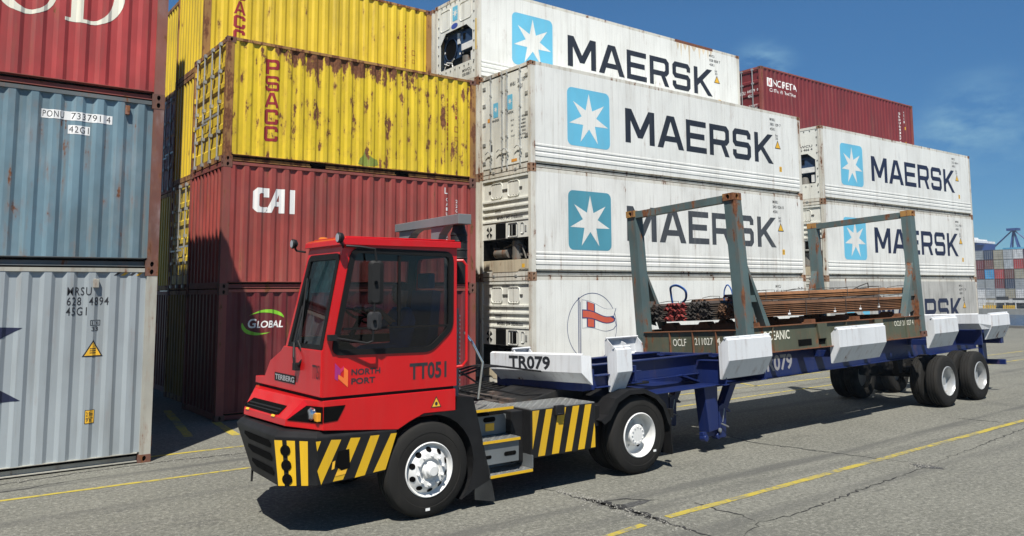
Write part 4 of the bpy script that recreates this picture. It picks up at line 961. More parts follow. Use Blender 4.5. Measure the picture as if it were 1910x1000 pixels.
def wp(q, d): return (fx(q[1])-d*.98, q[0], q[1]-d*.18*-1)
oo = off_poly(wsi, .015)
vs = [wp(q, .012) for q in oo]+[wp(q, .012) for q in o]+[wp(q, -.02) for q in oo]+[wp(q, -.02) for q in o]
fr.add(vs, [f for i in range(n) for j in [(i+1) % n] for f in ((i, j, n+j, n+i), (2*n+i, 3*n+i, 3*n+j, 2*n+j), (i, 2*n+i, 2*n+j, j), (n+i, n+j, 3*n+j, 3*n+i))])
fro = tob('window_frame', fr, RIM_B)
g = MB(); g.add([wp(q, -.004) for q in o], [tuple(range(n))]); tob('windscreen', g, glass('windscreen_glass', (.42, .52, .49), .02), fro)
g = MB(); g.add([(.02, fy(2.88), 2.88), (.02, fy(2.0), 2.0), (-1.30, fy(2.0), 2.0), (-1.12, fy(2.88), 2.88)], [(0, 1, 2, 3)]); tob('far_window', g, glass('far_glass', (.5, .5, .5), .03))
g = MB(); g.add([(.14, a, b) for a, b in ((-8.52, 1.93), (-7.66, 1.93), (-7.76, 2.92), (-8.52, 2.92))], [(0, 1, 2, 3)]); tob('rear_window', g, glass('far_glass', (.6, .6, .6), .03))
m = MB(); m.loft([[(fx(2.90)+.08, a, 2.90) for a in (-8.55, -8.3, -8.0, -7.80)]+[(fx(2.90)+.085, a, 2.90) for a in (-7.80, -8.0, -8.3, -8.55)], [(fx(2.5)+.07+.02*(i % 2), a, 2.5+.03*(i % 2)) for i, a in enumerate((-8.55, -8.3, -8.0, -7.72))]+[(fx(2.5)+.08+.02*(i % 2), a, 2.5+.03*(i % 2)) for i, a in enumerate((-7.72, -8.0, -8.3, -8.55))]]); tob('reflection_sheet', m, plain('pale_green_reflection', (.30, .52, .42), .8, var=.5, scale=9))  # pale green sheet inside the glass, standing in for the windscreen reflection
# wiper
wi = MB(); wi.tube([(-1.52, -8.02, 1.68), (-1.53, -8.00, 1.80), (-1.49, -7.90, 1.95), (-1.385, -7.86, 2.35)], .012, 6); wi.tube([(-1.475, -8.0, 1.90), (-1.33, -7.84, 2.66)], .010, 6); wi.tube([(-1.49, -8.01, 1.98), (-1.45, -8.10, 1.80), (-1.50, -8.06, 1.72)], .014, 6); wi.box(-1.53, -1.47, -8.06, -7.97, 1.66, 1.74)
tob('wiper', wi, PLAST)
# lower body
trim = MB(); trim.box(-1.44, .13, -8.60, -6.68, 1.375, 1.425); tob('trim_band', trim, CHAS)
lb = MB(); sp = [(-1.44, 1.385), (.15, 1.385), (.15, 1.14), (-.26, 1.145), (-.44, 1.075), (-.58, 1.005), (-1.44, 1.085)]
lb.prism(sp, 1, NY, -8.50)
B_ = [(-1.44, NY, 1.085), (-1.67, -8.16, 1.10), (-1.72, -7.0, 1.10), (-1.50, -6.55, 1.10), (.1, -6.55, 1.10), (.1, -8.50, 1.10)]
M_ = [(-1.44, NY, 1.16), (-1.665, -8.17, 1.17), (-1.715, -6.99, 1.17), (-1.50, -6.55, 1.17), (.1, -6.55, 1.17), (.1, -8.50, 1.17)]
T_ = [(-1.44, NY, 1.385), (-1.53, -8.33, 1.385), (-1.57, -6.92, 1.385), (-1.46, -6.62, 1.385), (.1, -6.62, 1.385), (.1, -8.50, 1.385)]
lb.loft([B_, M_, T_])
low = tob('front_panel', lb, RED, bev=.006)
def onpl(p0, p1, p2):
    """frame on a face: origin p0, u along p0->p1, v up the face"""
    p0, p1, p2 = Vector(p0), Vector(p1), Vector(p2); u = (p1-p0).normalized(); nn = u.cross(p2-p0).normalized(); v = nn.cross(u); return p0, u, v
def quad_on(name, pts, mats, parent, lift=.006):
    p = [Vector(q) for q in pts]; nn = (p[1]-p[0]).cross(p[2]-p[0]).normalized()
    if nn.x > 0 or (abs(nn.x) < .2 and nn.y > 0): nn = -nn
    m = MB(); m.add([tuple(q+nn*lift) for q in p], [tuple(range(len(p)))]); return tob(name, m, mats, parent)
def lerp3(a, b, t): return tuple(Vector(a).lerp(Vector(b), t))
# grille slot on the sloping front and the wrap-round headlight
def ff(y, z):
    t = (z-1.17)/.215; a = Vector(M_[1]).lerp(Vector(M_[2]), (y+8.17)/1.18); b = Vector(T_[1]).lerp(Vector(T_[2]), (y+8.33)/1.41); return tuple(a.lerp(b, t))
gr = quad_on('grille', [ff(-7.08, 1.29), ff(-8.03, 1.29), ff(-7.95, 1.20), ff(-7.86, 1.185), ff(-6.99, 1.19), ff(-6.96, 1.21)], HOLE, low)
m = MB(); m.tube([ff(-7.05, 1.245), ff(-7.95, 1.245)], .012, 6); m.tube([ff(-7.02, 1.215), ff(-7.9, 1.215)], .010, 6); tob('grille_bar', m, PLAST, gr)
for y in (-7.06, -7.80): quad_on('safety_label', [ff(y, 1.185), ff(y-.09, 1.185), ff(y-.09, 1.165), ff(y, 1.165)], YEL_LABEL, low, .009)
def fc(s, z):
    t = (z-1.17)/.215; a = Vector(M_[1]).lerp(Vector(M_[0]), s); b = Vector(T_[1]).lerp(Vector(T_[0]), s); return tuple(a.lerp(b, t))
quad_on('headlight_recess', [fc(.05, 1.165), fc(.33, 1.325), fc(1.0, 1.325), fc(1.0, 1.165)], HOLE, low, .007)
quad_on('headlight_recess', [(-1.44, NY, 1.325), (-1.20, NY, 1.325), (-1.285, NY, 1.175), (-1.44, NY, 1.165)], HOLE, low, .006)
q = Vector(fc(.62, 1.25)); hl = MB(); hl.lathe([(0, -.02), (.05, -.018), (.068, 0), (.068, .03)], q+Vector((-.012, -.008, .0)), 0, 18); hl.v = hl.v; tob('headlight', hl, CHROME, low)
q = Vector(fc(.84, 1.225)); hl = MB(); hl.box(q.x-.03, q.x+.02, q.y-.045, q.y+.03, q.z-.045, q.z+.045); tob('indicator', hl, plain('amber_lens', (.75, .32, .02), .25), low, bev=.008)
# badge, letters
def front_x(shapes, mats, name, x=-1.475, lift=.004):
    lay = [(*s[:2], s[2] if len(s) > 2 else 0, lift+(s[3] if len(s) > 3 else 0)) for s in shapes]
    return flat(name, lay, mats, tug, Vector((x, 0, 0))-T, (0, -1, 0), (0, 0, 1))
front_x([(*shp((rrect(7.30, 7.935, 1.50, 1.592, .008), [])), 0), (*text2d('TERBERG', 7.325, 7.91, 1.515, 1.575, .03), 1, .003)], [PLAST, plain('badge_silver', (.55, .55, .55), .35, .6)], 'badge')
front_x([text2d('TT051', 8.40, 8.60, 1.60, 1.745, .0)], BLACK_INK, 'fleet_number')
nd([text2d('NORTH', -1.14, -.805, 1.625, 1.69, .03), text2d('PORT', -1.14, -.865, 1.53, 1.595, .03)], BLACK_INK, 'operator_name')
nd([(*shp(([(-1.325, 1.765), (-1.262, 1.70), (-1.262, 1.62), (-1.29, 1.65), (-1.29, 1.58), (-1.325, 1.60)], [])), 0), (*shp(([(-1.262, 1.655), (-1.225, 1.69), (-1.225, 1.73), (-1.262, 1.70)], [])), 2), (*shp(([(-1.225, 1.715), (-1.178, 1.68), (-1.178, 1.505), (-1.285, 1.60), (-1.285, 1.645), (-1.225, 1.605)], [])), 1, .001)],
   [plain('purple_mark', (.32, .02, .16), .5), plain('orange_mark', (.78, .16, .03), .5), plain('magenta_mark', (.55, .02, .10), .5)], 'operator_emblem')
nd([text2d('TT051', -.45, .025, 1.525, 1.71, .03)], BLACK_INK, 'fleet_number')
nd([(*shp(([(-.175, 1.20), (-.04, 1.20), (-.1075, 1.325)], [])), 0), (*shp(([(-.160, 1.208), (-.055, 1.208), (-.1075, 1.305)], [])), 1, .001), (*shp((ell(-.1075, 1.24, .018, .022, 10), [])), 0, .002)], [BLACK_INK, YEL_LABEL], 'warning_sign', parent=low)
# bumper
bt = [(-.59, NY, 1.005), (-1.51, NY, 1.02), (-1.80, -8.235, 1.02), (-1.80, -7.0, 1.02), (-1.55, -6.62, 1.02), (-.6, -6.62, 1.0)]
bb = [(-.73, NY+.01, .575), (-1.49, NY+.01, .535), (-1.765, -8.30, .52), (-1.775, -7.50, .55), (-1.55, -6.95, .58), (-.7, -6.62, .58)]
b0 = [(-.62, NY+.05, 1.055), (-1.48, NY+.05, 1.075), (-1.74, -8.20, 1.075), (-1.74, -7.0, 1.075), (-1.53, -6.66, 1.07), (-.6, -6.66, 1.05)]
bm_ = MB(); bm_.loft([bb, bt, b0]); bump_o = tob('bumper', bm_, BLK, bev=.012)
def bs(x, z): # side face
    t = (1.02-z)/.47; return (x, NY+.01*t, z)
for pts in ([(-1.515, .985), (-1.46, .985), (-1.498, .885)], [(-1.35, .985), (-1.24, .975), (-1.445, .545), (-1.49, .69)], [(-1.135, .98), (-1.025, .972), (-1.21, .565), (-1.32, .56)], [(-.91, .976), (-.805, .974), (-.965, .575), (-1.08, .565)], [(-.67, .972), (-.60, .972), (-.725, .60), (-.87, .588)]):
    quad_on('hazard_stripe', [bs(*q) for q in pts], STRIPE, bump_o, .004)
def bc(s, z):
    t = (1.02-z)/.485; a = Vector(bt[2]).lerp(Vector(bt[1]), s); b = Vector(bb[2]).lerp(Vector(bb[1]), s); return tuple(a.lerp(b, t))
for s0, s1 in ((-.01, .18), (.29, .49), (.60, .80)):
    quad_on('hazard_stripe', [bc(s0, .985), bc(s1, .985), bc(s1-.02, .545), bc(s0, .545)], STRIPE, bump_o, .004)
def bf(y, z):
    t = (1.02-z)/.485; a = Vector(bt[2]).lerp(Vector(bt[3]), (y+8.235)/1.235); b = Vector(bb[2]).lerp(Vector(bb[3]), (y+8.235)/1.235); return tuple(a.lerp(b, t))
for z in (.93, .80, .66): quad_on('bumper_slot', [bf(-7.25, z+.035), bf(-8.05, z+.035), bf(-8.12, z), bf(-8.08, z-.04), bf(-7.35, z-.04), bf(-7.20, z)], HOLE, bump_o, .005)
m = MB()
for z in (.89, .745, .61):
    q = Vector(bc(.25, z)); m.add([tuple(q+Vector((-.010, -.0075, 0))+Vector((-.06*math.cos(t)*.6, .06*math.cos(t)*.8, .055*math.sin(t)))) for t in [2*math.pi*k/14 for k in range(14)]], [tuple(range(14))])
tob('bumper_holes', m, HOLE, bump_o)
quad_on('step_hole', [bs(-1.27, .86), bs(-1.15, .87), bs(-1.135, .68), bs(-1.23, .66), bs(-1.30, .72)], HOLE, bump_o, .007)
quad_on('safety_label', [bs(-1.33, .76), bs(-1.30, .77), bs(-1.31, .69), bs(-1.34, .68)], YEL_LABEL, bump_o, .008)
quad_on('safety_label', [bs(-1.28, .655), bs(-1.17, .665), bs(-1.185, .62), bs(-1.30, .61)], YEL_LABEL, bump_o, .008)
m = MB(); m.tube([(-1.70, -7.3, .60), (-1.72, -7.33, .40)], .012, 6); tob('tow_pin', m, CHAS, bump_o)
m = MB(); m.box(-1.38, -.62, -8.56, -6.68, 1.0, 1.10); tob('bumper_gap', m, HOLE)
# chassis, deck, coupling plate
ch = MB()
for y in (-7.85, -6.95): ch.box(-1.4, 4.0, y-.05, y+.05, .62, .95)
ch.box(-1.3, .5, -8.1, -6.7, .70, 1.35); ch.box(-.32, -.06, -8.34, -6.4, .45, .6); ch.box(2.98, 3.24, -8.3, -6.4, .40, .64); ch.box(.2, 2.3, -7.8, -7.0, .5, .95); ch.box(3.95, 4.05, -8.0, -6.8, .6, .95)
tob('chassis', ch, CHAS, bev=.01)
m = MB(); m.box(.2, 1.8, -7.95, -6.3, .955, 1.01)
for i in range(6): m.box(1.0+.28*i, 1.12+.28*i, -7.7, -6.5, 1.011, 1.05)
tob('deck_plate', m, paint('deck_rust', (.06, .05, .045), .3, .4, .3, .7))
m = MB(); m.prism([(1.6, 1.0), (2.3, 1.16), (3.5, 1.17), (3.55, 1.05), (3.2, .95), (1.7, .95)], 1, -7.9, -6.9); tob('coupling_plate', m, paint('greasy_steel', (.03, .03, .03), .1, .3, .3, .35, metal=.4), bev=.01)
m = MB(); m.prism([(.3, 1.0), (1.7, 1.02), (2.4, 1.09), (2.4, 1.03), (.3, .96)], 1, -6.9, -5.95)
for i in range(5): m.prism([(.5, 1.005), (1.7, 1.025), (2.3, 1.09), (2.3, 1.115), (1.7, 1.055), (.5, 1.035)], 1, -6.75+.16*i, -6.70+.16*i)
tob('far_deck', m, CHAS)
# front mudguard behind the wheel
arc = [(-.19+.585*math.cos(R(a)), .54+.585*math.sin(R(a))) for a in range(100, -46, -12)]
mg = MB(); outl = [(-.29, 1.135), (.16, 1.145), (.17, 1.30), (.385, 1.27), (.46, 1.0), (.60, .44), (.62, .30), (.44, .30)]
poly = outl[:7]+[(.40, .22)]+arc[::-1]
mg.prism([p for p in poly], 1, NY-.004, NY+.03)
mg.loft([[(x, NY+.03, z) for x, z in arc]+[(x+.02*(x+.19)/.585, NY+.03, z+.02*(z-.54)/.585) for x, z in arc[::-1]], [(x, -8.2, z) for x, z in arc]+[(x+.02*(x+.19)/.585, -8.2, z+.02*(z-.54)/.585) for x, z in arc[::-1]]])
mg.prism([(.17, 1.285), (.385, 1.265), (.47, 1.0), (.60, .44), (.57, .44), (.43, 1.0), (.36, 1.24), (.17, 1.25)], 1, NY+.03, -8.15)
mgo = tob('mudguard', mg, BLK)
m = MB(); m.prism([(.40, .45), (.61, .45), (.70, .035), (.42, .10)], 1, NY-.002, NY+.012); m.loft([[(.60, NY+.012, .44), (.685, NY+.012, .035), (.70, NY+.012, .035), (.615, NY+.012, .44)], [(.60, -8.2, .44), (.685, -8.2, .035), (.70, -8.2, .035), (.615, -8.2, .44)]]); tob('mud_flap', m, plain('flap_rubber', (.02, .021, .02), .75, var=.4, scale=3), mgo)
# steps
def tread(name, x0, x1, y0, y1, z, lip=True):
    m = MB(); m.box(x0, x1, y0, y1, z-.03, z, 0)
    nx = int((x1-x0)/.06)
    for i in range(nx):
        for j in range(max(2, int((y1-y0)/.06))):
            cx, cy = x0+.03+.06*i, y0+.03+.06*j; a = .018 if (i+j) % 2 else -.018
            m.add([(cx-.02, cy-a, z+.001), (cx, cy-.008, z+.006), (cx+.02, cy+a, z+.001), (cx, cy+.008, z+.006)], [(0, 1, 2, 3)], 0)
    o = tob(name, m, STEEL)
    if lip: m = MB(); m.box(x0, x1, y0-.006, y0-.001, z-.035, z-.004); tob('step_edge', m, STRIPE, o)
    return o
tread('step', .44, .98, -8.60, -7.95, 1.115); tread('step', .52, 1.06, -8.63, -8.33, .745); tread('step', .62, 1.24, -8.64, -8.30, .345)
m = MB(); m.box(.45, 1.06, -8.33, -8.30, .75, .98); m.box(.54, 1.06, -8.60, -8.57, .46, .705); m.box(1.235, 1.25, -8.64, -8.30, .35, .50); m.box(.62, 1.24, -8.30, -8.285, .35, .52)
so = tob('step_plate', m, paint('grey_step_plate', (.16, .175, .18), .08, .4, .15, .5, metal=.3))
nd([shp((rrect(.75, .88, .80, .89, .005), []))], YEL_LABEL, 'safety_label', y=-8.334, parent=so)
nd([shp((rrect(.50, .58, .87, .93, .005), []))], YEL_LABEL, 'safety_label', y=-8.333, parent=so)
nd([shp((rrect(.72, .90, .905, .965, .03), [])), shp((rrect(.60, .64, .90, .96, .01), []))], HOLE, 'grab_slot', y=-8.333, parent=so)
nd([shp((rrect(.84, 1.02, .535, .585, .025), [])), shp((rrect(.56, .66, .53, .57, .02), []))], HOLE, 'grab_slot', y=-8.60, parent=so)
# side box with stripes
m = MB(); m.box(1.24, 2.30, -8.61, -7.95, .45, 1.035); m.prism([(1.06, .40), (1.24, .40), (1.24, 1.02), (1.06, 1.02)], 1, -8.45, -7.95); box = tob('side_box', m, BLK, bev=.012)
tread('box_lid', 1.25, 2.29, -8.60, -7.95, 1.045, False)
nd([shp((p, [])) for p in ([(1.262, 1.025), (1.37, 1.025), (1.262, .56)], [(1.475, 1.025), (1.577, 1.025), (1.452, .468), (1.345, .468)], [(1.675, 1.025), (1.80, 1.025), (1.674, .468), (1.562, .468)], [(1.911, 1.025), (2.02, 1.025), (1.885, .468), (1.778, .468)], [(2.12, 1.025), (2.23, 1.025), (2.10, .468), (1.99, .468)], [(2.275, .78), (2.288, .70), (2.288, .468), (2.21, .468)])], STRIPE, 'hazard_stripe', y=-8.61, parent=box)
m = MB(); m.box(1.60, 1.74, -8.66, -8.60, .94, 1.06); m.tube([(1.62, -8.67, .96), (1.70, -8.67, .955)], .012, 6); tob('box_latch', m, PLAST, box, bev=.008)
# rear wing
pts = [(2.36, .80), (2.48, .86), (2.64, 1.06), (2.88, 1.15), (3.18, 1.145), (3.42, 1.05), (3.57, .93), (3.70, .66), (3.725, .22)]
inn = [(x+(3.12-x)*.035, z-.025) for x, z in pts]; m = MB()
m.loft([[(x, -8.64, z) for x, z in pts+inn[::-1]], [(x, -7.98, z) for x, z in pts+inn[::-1]]]); m.prism(pts[:8]+[(x+(3.12-x)*.09, z-.06) for x, z in pts[:8]][::-1], 1, -8.65, -8.635); wing = tob('rear_wing', m, BLK)
m = MB(); m.box(2.30, 2.42, -8.55, -8.0, .72, .98); m.box(3.70, 3.76, -8.63, -8.55, .7, .82); tob('wing_bracket', m, CHAS, wing)
pts2 = [(x, z) for x, z in pts]; m = MB(); m.loft([[(x, -6.75, z) for x, z in pts+inn[::-1]], [(x, -6.1, z) for x, z in pts+inn[::-1]]]); tob('rear_wing', m, BLK)
# wheels
wheel(tug, T, (-.19, -8.63, .525), .29, 'front'); wheel(tug, T, (-.19, -6.22, .525), .29, 'front', -1)
for c, s in ((3.11, 1),):
    wheel(tug, T, (c, -8.61, .525), .27, 'rear'); wheel(tug, T, (c, -8.29, .525), .27, 'plain'); wheel(tug, T, (c, -6.16, .525), .27, 'rear', -1); wheel(tug, T, (c, -6.48, .525), .27, 'plain', -1)
for x0, z0 in ((-.24, .085), (3.36, .27)):
    nd([shp((rrect(x0, x0+.055, z0, z0+.03, .004), []))], WHITE_INK, 'tyre_mark', y=-8.627 if x0 < 0 else -8.607)
m = MB()
for i, y in enumerate((-7.75, -7.6, -7.45)):
    m.tube(smooth_path([(.2, y, 1.75), (.45, y+.02, 1.55-.04*i), (.8, y+.1, 1.42), (1.3, y+.1, 1.5), (1.9, y+.05, 1.42), (2.5, y, 1.32)]), .014, 6)
tob('air_hose', m, PLAST)
# roof lamps, mirrors, beacon
def lamp(y):
    m = MB(); m.lathe([(0, 0), (.052, 0), (.058, .01), (.05, .05), (.02, .07), (0, .07)], (-1.36, y, 3.07), 0, 16); m.tube([(-1.32, y, 3.02), (-1.30, y, 2.99), (-1.24, y+(.12 if y < -8 else -.12), 2.97)], .012, 6)
    o = tob('work_lamp', m, PLAST); m = MB(); m.lathe([(0, -.004), (.045, -.003)], (-1.36, y, 3.07), 0, 16); tob('lens', m, plain('lamp_lens', (.35, .36, .38), .15), o)
lamp(-8.71); lamp(-7.42)
m = MB(); m.lathe([(.055, 0), (.055, .02), (.04, .035), (0, .04)], (-1.16, -7.86, 3.09), 2, 16); tob('beacon', m, plain('amber_beacon', (.5, .14, .02), .2))
mi_ = MB(); mi_.tube([(-1.24, -8.66, 2.99), (-1.10, -8.72, 2.98), (-.95, -8.75, 2.96), (-.93, -8.75, 2.85), (-.96, -8.75, 1.98), (-1.02, -8.74, 1.96), (-1.38, -8.68, 2.03)], .013, 8); mi_.box(-1.42, -1.34, -8.70, -8.63, 2.0, 2.06)
mo = tob('mirror_arm', mi_, PLAST)
def mirror(x0, x1, z0, z1, y=-8.95, th=.07):
    lp = rrect(x0, x1, z0, z1, .045); m = MB(); m.loft([[(x, y, z) for x, z in lp], [(x, y-th*.6, z) for x, z in lp], [(x*.5+(x0+x1)/4, y-th, z*.9+(z0+z1)*.05) for x, z in lp]]); m.lathe([(.02, -.03), (.02, .0)], ((x0+x1)/2, y-th, (z0+z1)/2), 1, 8); return m
m = mirror(-.08, .08, -.235, .235, 0, .06); a = Matrix.Rotation(R(-22), 3, 'Z')
m.v = [tuple(a @ Vector(p)+Vector((-.92, -8.715, 2.60))) for p in m.v]; o = tob('mirror', m, plain('mirror_housing', (.010, .010, .010), .6, spec=.25), mo)
m = mirror(-.075, .075, -.10, .10, 0, .06); m.v = [tuple(a @ Vector(p)+Vector((-.93, -8.715, 2.19))) for p in m.v]; tob('mirror', m, plain('mirror_back_grey', (.022, .022, .023), .55, spec=.3), mo)
# behind the cab: intake frame, stack, guard, rails
bx = .30
m = MB(); yz = [(-8.56, 3.42), (-6.95, 3.40), (-6.95, 3.30), (-8.56, 3.30)]
m.prism(yz, 0, bx-.08, bx+.10)
m.prism([(-7.02, 3.30), (-7.02, 2.95), (-7.14, 2.95), (-7.16, 3.0), (-7.22, 3.16), (-7.36, 3.26), (-7.5, 3.30)], 0, bx-.05, bx+.07)
m.prism([(-7.86, 3.30), (-7.86, 2.95), (-7.97, 2.95), (-7.99, 3.05), (-8.06, 3.2), (-8.2, 3.30)], 0, bx-.05, bx+.07)
tob('intake_frame', m, GREYM, bev=.006)
m = MB(); m.lathe([(.10, 2.6), (.10, 3.20), (.085, 3.24), (.07, 3.31), (0, 3.31)], (bx+.05, -8.36, 0), 2, 20)
for z in (2.9, 3.0, 3.1, 3.18): m.lathe([(.10, z-.012), (.108, z), (.10, z+.012)], (bx+.05, -8.36, 0), 2, 20)
tob('intake_pipe', m, PLAST)
m = MB(); m.tube([(.16, -8.60, 2.86), (.23, -8.64, 2.86), (.27, -8.66, 2.80), (.27, -8.66, 1.70), (.23, -8.64, 1.64), (.16, -8.60, 1.63)], .017, 8); tob('grab_rail', m, RED)
m = MB(); m.box(.22, .30, -8.44, -8.30, 1.2, 2.3)
for z in [1.35+.05*i for i in range(18)]: m.box(.30, .318, -8.45, -8.36, z, z+.02)
tob('stack_guard', m, GREYM)
m = MB(); m.tube([(.34, -8.50, 2.02), (.36, -8.50, 2.0), (.40, -8.58, 1.90), (.52, -8.62, 1.66), (.47, -8.60, 1.24)], .016, 8); tob('grab_rail', m, CHROME)
m = MB(); m.lathe([(.06, 1.0), (.06, 2.9), (.05, 2.92)], (.34, -8.15, 0), 2, 16); tob('exhaust_pipe', m, STEEL)
# cab inside
m = MB(); m.box(-.55, -.02, -8.40, -7.85, 1.62, 1.76); m.prism([(-.10, 1.70), (.04, 1.72), (.10, 2.50), (-.02, 2.52)], 1, -8.38, -7.87); m.box(-.01, .09, -8.25, -7.99, 2.54, 2.72); m.box(-.5, -.1, -8.3, -7.95, 1.42, 1.62)
tob('seat', m, plain('blue_seat_cloth', (.035, .11, .32), .9), bev=.02)
m = MB(); m.prism([(-1.38, 1.45), (-1.0, 1.45), (-.98, 1.86), (-1.15, 1.97), (-1.36, 1.90)], 1, -8.54, -7.65); m.box(-1.0, -.95, -8.0, -7.7, 1.7, 1.85)
tob('dashboard', m, plain('dash_grey', (.045, .045, .048), .7), bev=.015)
m = MB(); c = Vector((-.80, -8.12, 2.22)); ax = Vector((.5, 0, .86)).normalized(); e1 = Vector((0, 1, 0)); e2 = ax.cross(e1)
m.tube([tuple(c+e1*.2*math.cos(t)+e2*.2*math.sin(t)) for t in [2*math.pi*k/24 for k in range(25)]], .014, 6, caps=False); m.tube([tuple(c), tuple(c-ax*.42)], .03, 6); m.tube([tuple(c+e1*.2), tuple(c-e1*.2)], .012, 6); tob('steering_wheel', m, PLAST)
m = MB(); m.prism([(-.85, 1.72), (-.60, 1.72), (-.80, 1.84)], 1, -8.52, -8.44); tob('warning_triangle', m, plain('orange_plastic', (.75, .14, .02), .5))

# ------------------------------------------------------------------ driver
def person():
    t = thing('person', 'person driving the red tractor in a blue shirt, arms forward to the steering wheel', 'person', (-.28, -8.12, 1.76))
    V = []; E = []; Rr = []
    def j(p, r, par=None):
        V.append(p); Rr.append(r)
        if par is not None: E.append((par, len(V)-1))
        return len(V)-1
    pel = j((-.02, 0, .08), .15); ab = j((.0, 0, .24), .135, pel); chs = j((.0, 0, .42), .155, ab); nk = j((-.01, 0, .57), .062, chs)
    fig = {}
    for s in (-1, 1):
        sh = j((.0, s*.19, .50), .068, chs); el_ = j((-.15, s*.25, .32), .050, sh); wr = j((-.27, s*.23, .40), .040, el_)
        hip = j((-.08, s*.09, .06), .095, pel); kn = j((-.50, s*.14, .08), .068, hip); an = j((-.60, s*.14, -.30), .045, kn); j((-.74, s*.14, -.33), .04, an)
        fig[s] = (-.42, s*.17, .54)
    me = bpy.data.meshes.new('clothed_body'); me.from_pydata(V, E, []); me.materials.append(plain('blue_shirt', (.045, .15, .42), .9))
    o = put('clothed_body', me, t); sk = o.modifiers.new('skin', 'SKIN'); sk.use_smooth_shade = True
    for i, r_ in enumerate(Rr): me.skin_vertices[0].data[i].radius = (r_, r_)
    me.skin_vertices[0].data[0].use_root = True
    sb = o.modifiers.new('sub', 'SUBSURF'); sb.levels = 1; sb.render_levels = 1
    skin = plain('skin', (.46, .27, .16), .6)
    for s in (-1, 1):
        V = []; E = []; Rr = []; x, y, z = fig[s]
        e0 = j((x+.22, y+s*.075, z-.19), .040); w0 = j((x+.03, y, z), .027, e0); pm = j((x-.05, y-s*.01, z+.01), .030, w0)
        for k, (dy, ln) in enumerate(((-.028, .055), (-.010, .065), (.010, .06), (.026, .048))):
            a = j((x-.09, y+dy, z+.02), .010, pm); b = j((x-.09-ln*.5, y+dy, z+.005), .009, a); j((x-.08-ln*.4, y+dy, z-.03), .008, b)
        th_ = j((x-.05, y-s*.035, z+.005), .011, pm); j((x-.085, y-s*.05, z-.01), .009, th_)
        me = bpy.data.meshes.new('hand'); me.from_pydata(V, E, []); me.materials.append(skin); h = put('hand', me, t); h.modifiers.new('skin', 'SKIN').use_smooth_shade = True
        for i, r_ in enumerate(Rr): me.skin_vertices[0].data[i].radius = (r_, r_)
        me.skin_vertices[0].data[0].use_root = True; h.modifiers.new('sub', 'SUBSURF').render_levels = 1
    hd = MB()
    prof = [(.0, -.125), (.045, -.12), (.066, -.09), (.076, -.04), (.080, .02), (.078, .07), (.058, .11), (.0, .125)]
    hd.lathe(prof, (-.03, 0, .72), 2, 20); hd.v = [(-.03+(x+.03)*1.22, y, z) for x, y, z in hd.v]
    hd.lathe([(.055, -.10), (.055, .06)], (-.01, 0, .58), 2, 14)
    hd.add([(-.125, -.015, .70), (-.125, .015, .70), (-.155, 0, .695), (-.122, 0, .75)], [(0, 1, 2), (0, 2, 3), (1, 3, 2)])
    for s in (-1, 1): hd.lathe([(0, -.012), (.022, -.006), (.026, .006), (.018, .012)], (-.02, s*.082, .715), 1, 10)
    obj('head', hd, skin, t)
    fc_ = MB()
    for s in (-1, 1): fc_.lathe([(0, -.004), (.010, 0)], (-.122, s*.03, .735), 0, 8)
    fc_.box(-.120, -.114, -.022, .022, .648, .655); obj('face', fc_, HOLE, t)
    hr = MB(); hr.lathe([(.085, .03), (.086, .06), (.066, .115), (.0, .137)], (-.02, 0, .725), 2, 20); hr.v = [(-.01+(x+.02)*1.2, y, z) for x, y, z in hr.v]; obj('hair', hr, HOLE, t)
person()

# ------------------------------------------------------------------ trailer (own frame: x runs back, y to the far side)
from mathutils import Euler
TRO = Vector((2.1, -7.5, 0)); TRM = Euler((-.035, -.010, .038), 'XYZ').to_matrix().to_4x4()
tr = thing('skeletal_trailer', 'dark blue skeletal trailer with white guide flaps, coupled behind the red tractor', 'trailer', TRO, TRM)
BLUE = paint('trailer_blue_paint', (.008, .018, .088), .04, .25, .12, .38, dirtcol=(.05, .055, .07), bump=.06)
GW = paint('guide_white_paint', (.62, .635, .645), .26, .40, .04, .42, bump=.06, dirtcol=(.28, .27, .25))
for y in (-.56, .56):
    m = MB()
    for a, b, z0, z1 in ((.35, 3.3, 1.12, 1.43), (3.3, 13.6, .88, 1.37)):
        m.box(a, b, y-.008, y+.008, z0+.016, z1-.018); m.box(a, b, y-.075, y+.075, z0, z0+.016); m.box(a-(.2 if a < 1 else 0), b, y-.085, y+.085, z1-.018, z1)
    m.prism([(2.5, 1.13), (3.3, .88), (3.3, .90), (2.55, 1.145)], 1, y-.075, y+.075); m.prism([(2.45, 1.146), (3.3, .9), (3.3, 1.146)], 1, y-.008, y+.008)
    obj('main_beam', m, BLUE, tr, bev=.004)

class CM(MB):
    def box(q, *a): b_ = MB(); b_.box(*a); obj('cross_member', b_, BLUE, tr, bev=.004)
m = CM()
for x in (.20, 2.05, 5.2, 7.0, 9.0, 11.5, 13.2): m.box(x, x+.10, -.55, .55, 1.14, 1.33)
for x in (2.95, 3.95): # deep outriggers above the legs
    m.box(x, x+.012, -1.16, 1.16, .98, 1.33); m.box(x-.06, x+.07, -1.16, 1.16, .965, .98); m.box(x-.06, x+.07, -1.16, -.65, 1.33, 1.345)
m.box(1.5, 4.0, -1.0, 1.0, .955, .97); m.box(.14, .36, -.95, .95, 1.13, 1.40)
m.box(.36, 1.2, -.93, -.90, 1.17, 1.30); m.box(.36, 1.25, -1.0, -.84, 1.305, 1.32); m.box(.36, 1.25, -1.0, -.84, 1.15, 1.165); m.box(.36, 1.2, .90, .93, 1.17, 1.30)
m.box(1.1, 1.14, -1.0, 1.0, 1.17, 1.40)
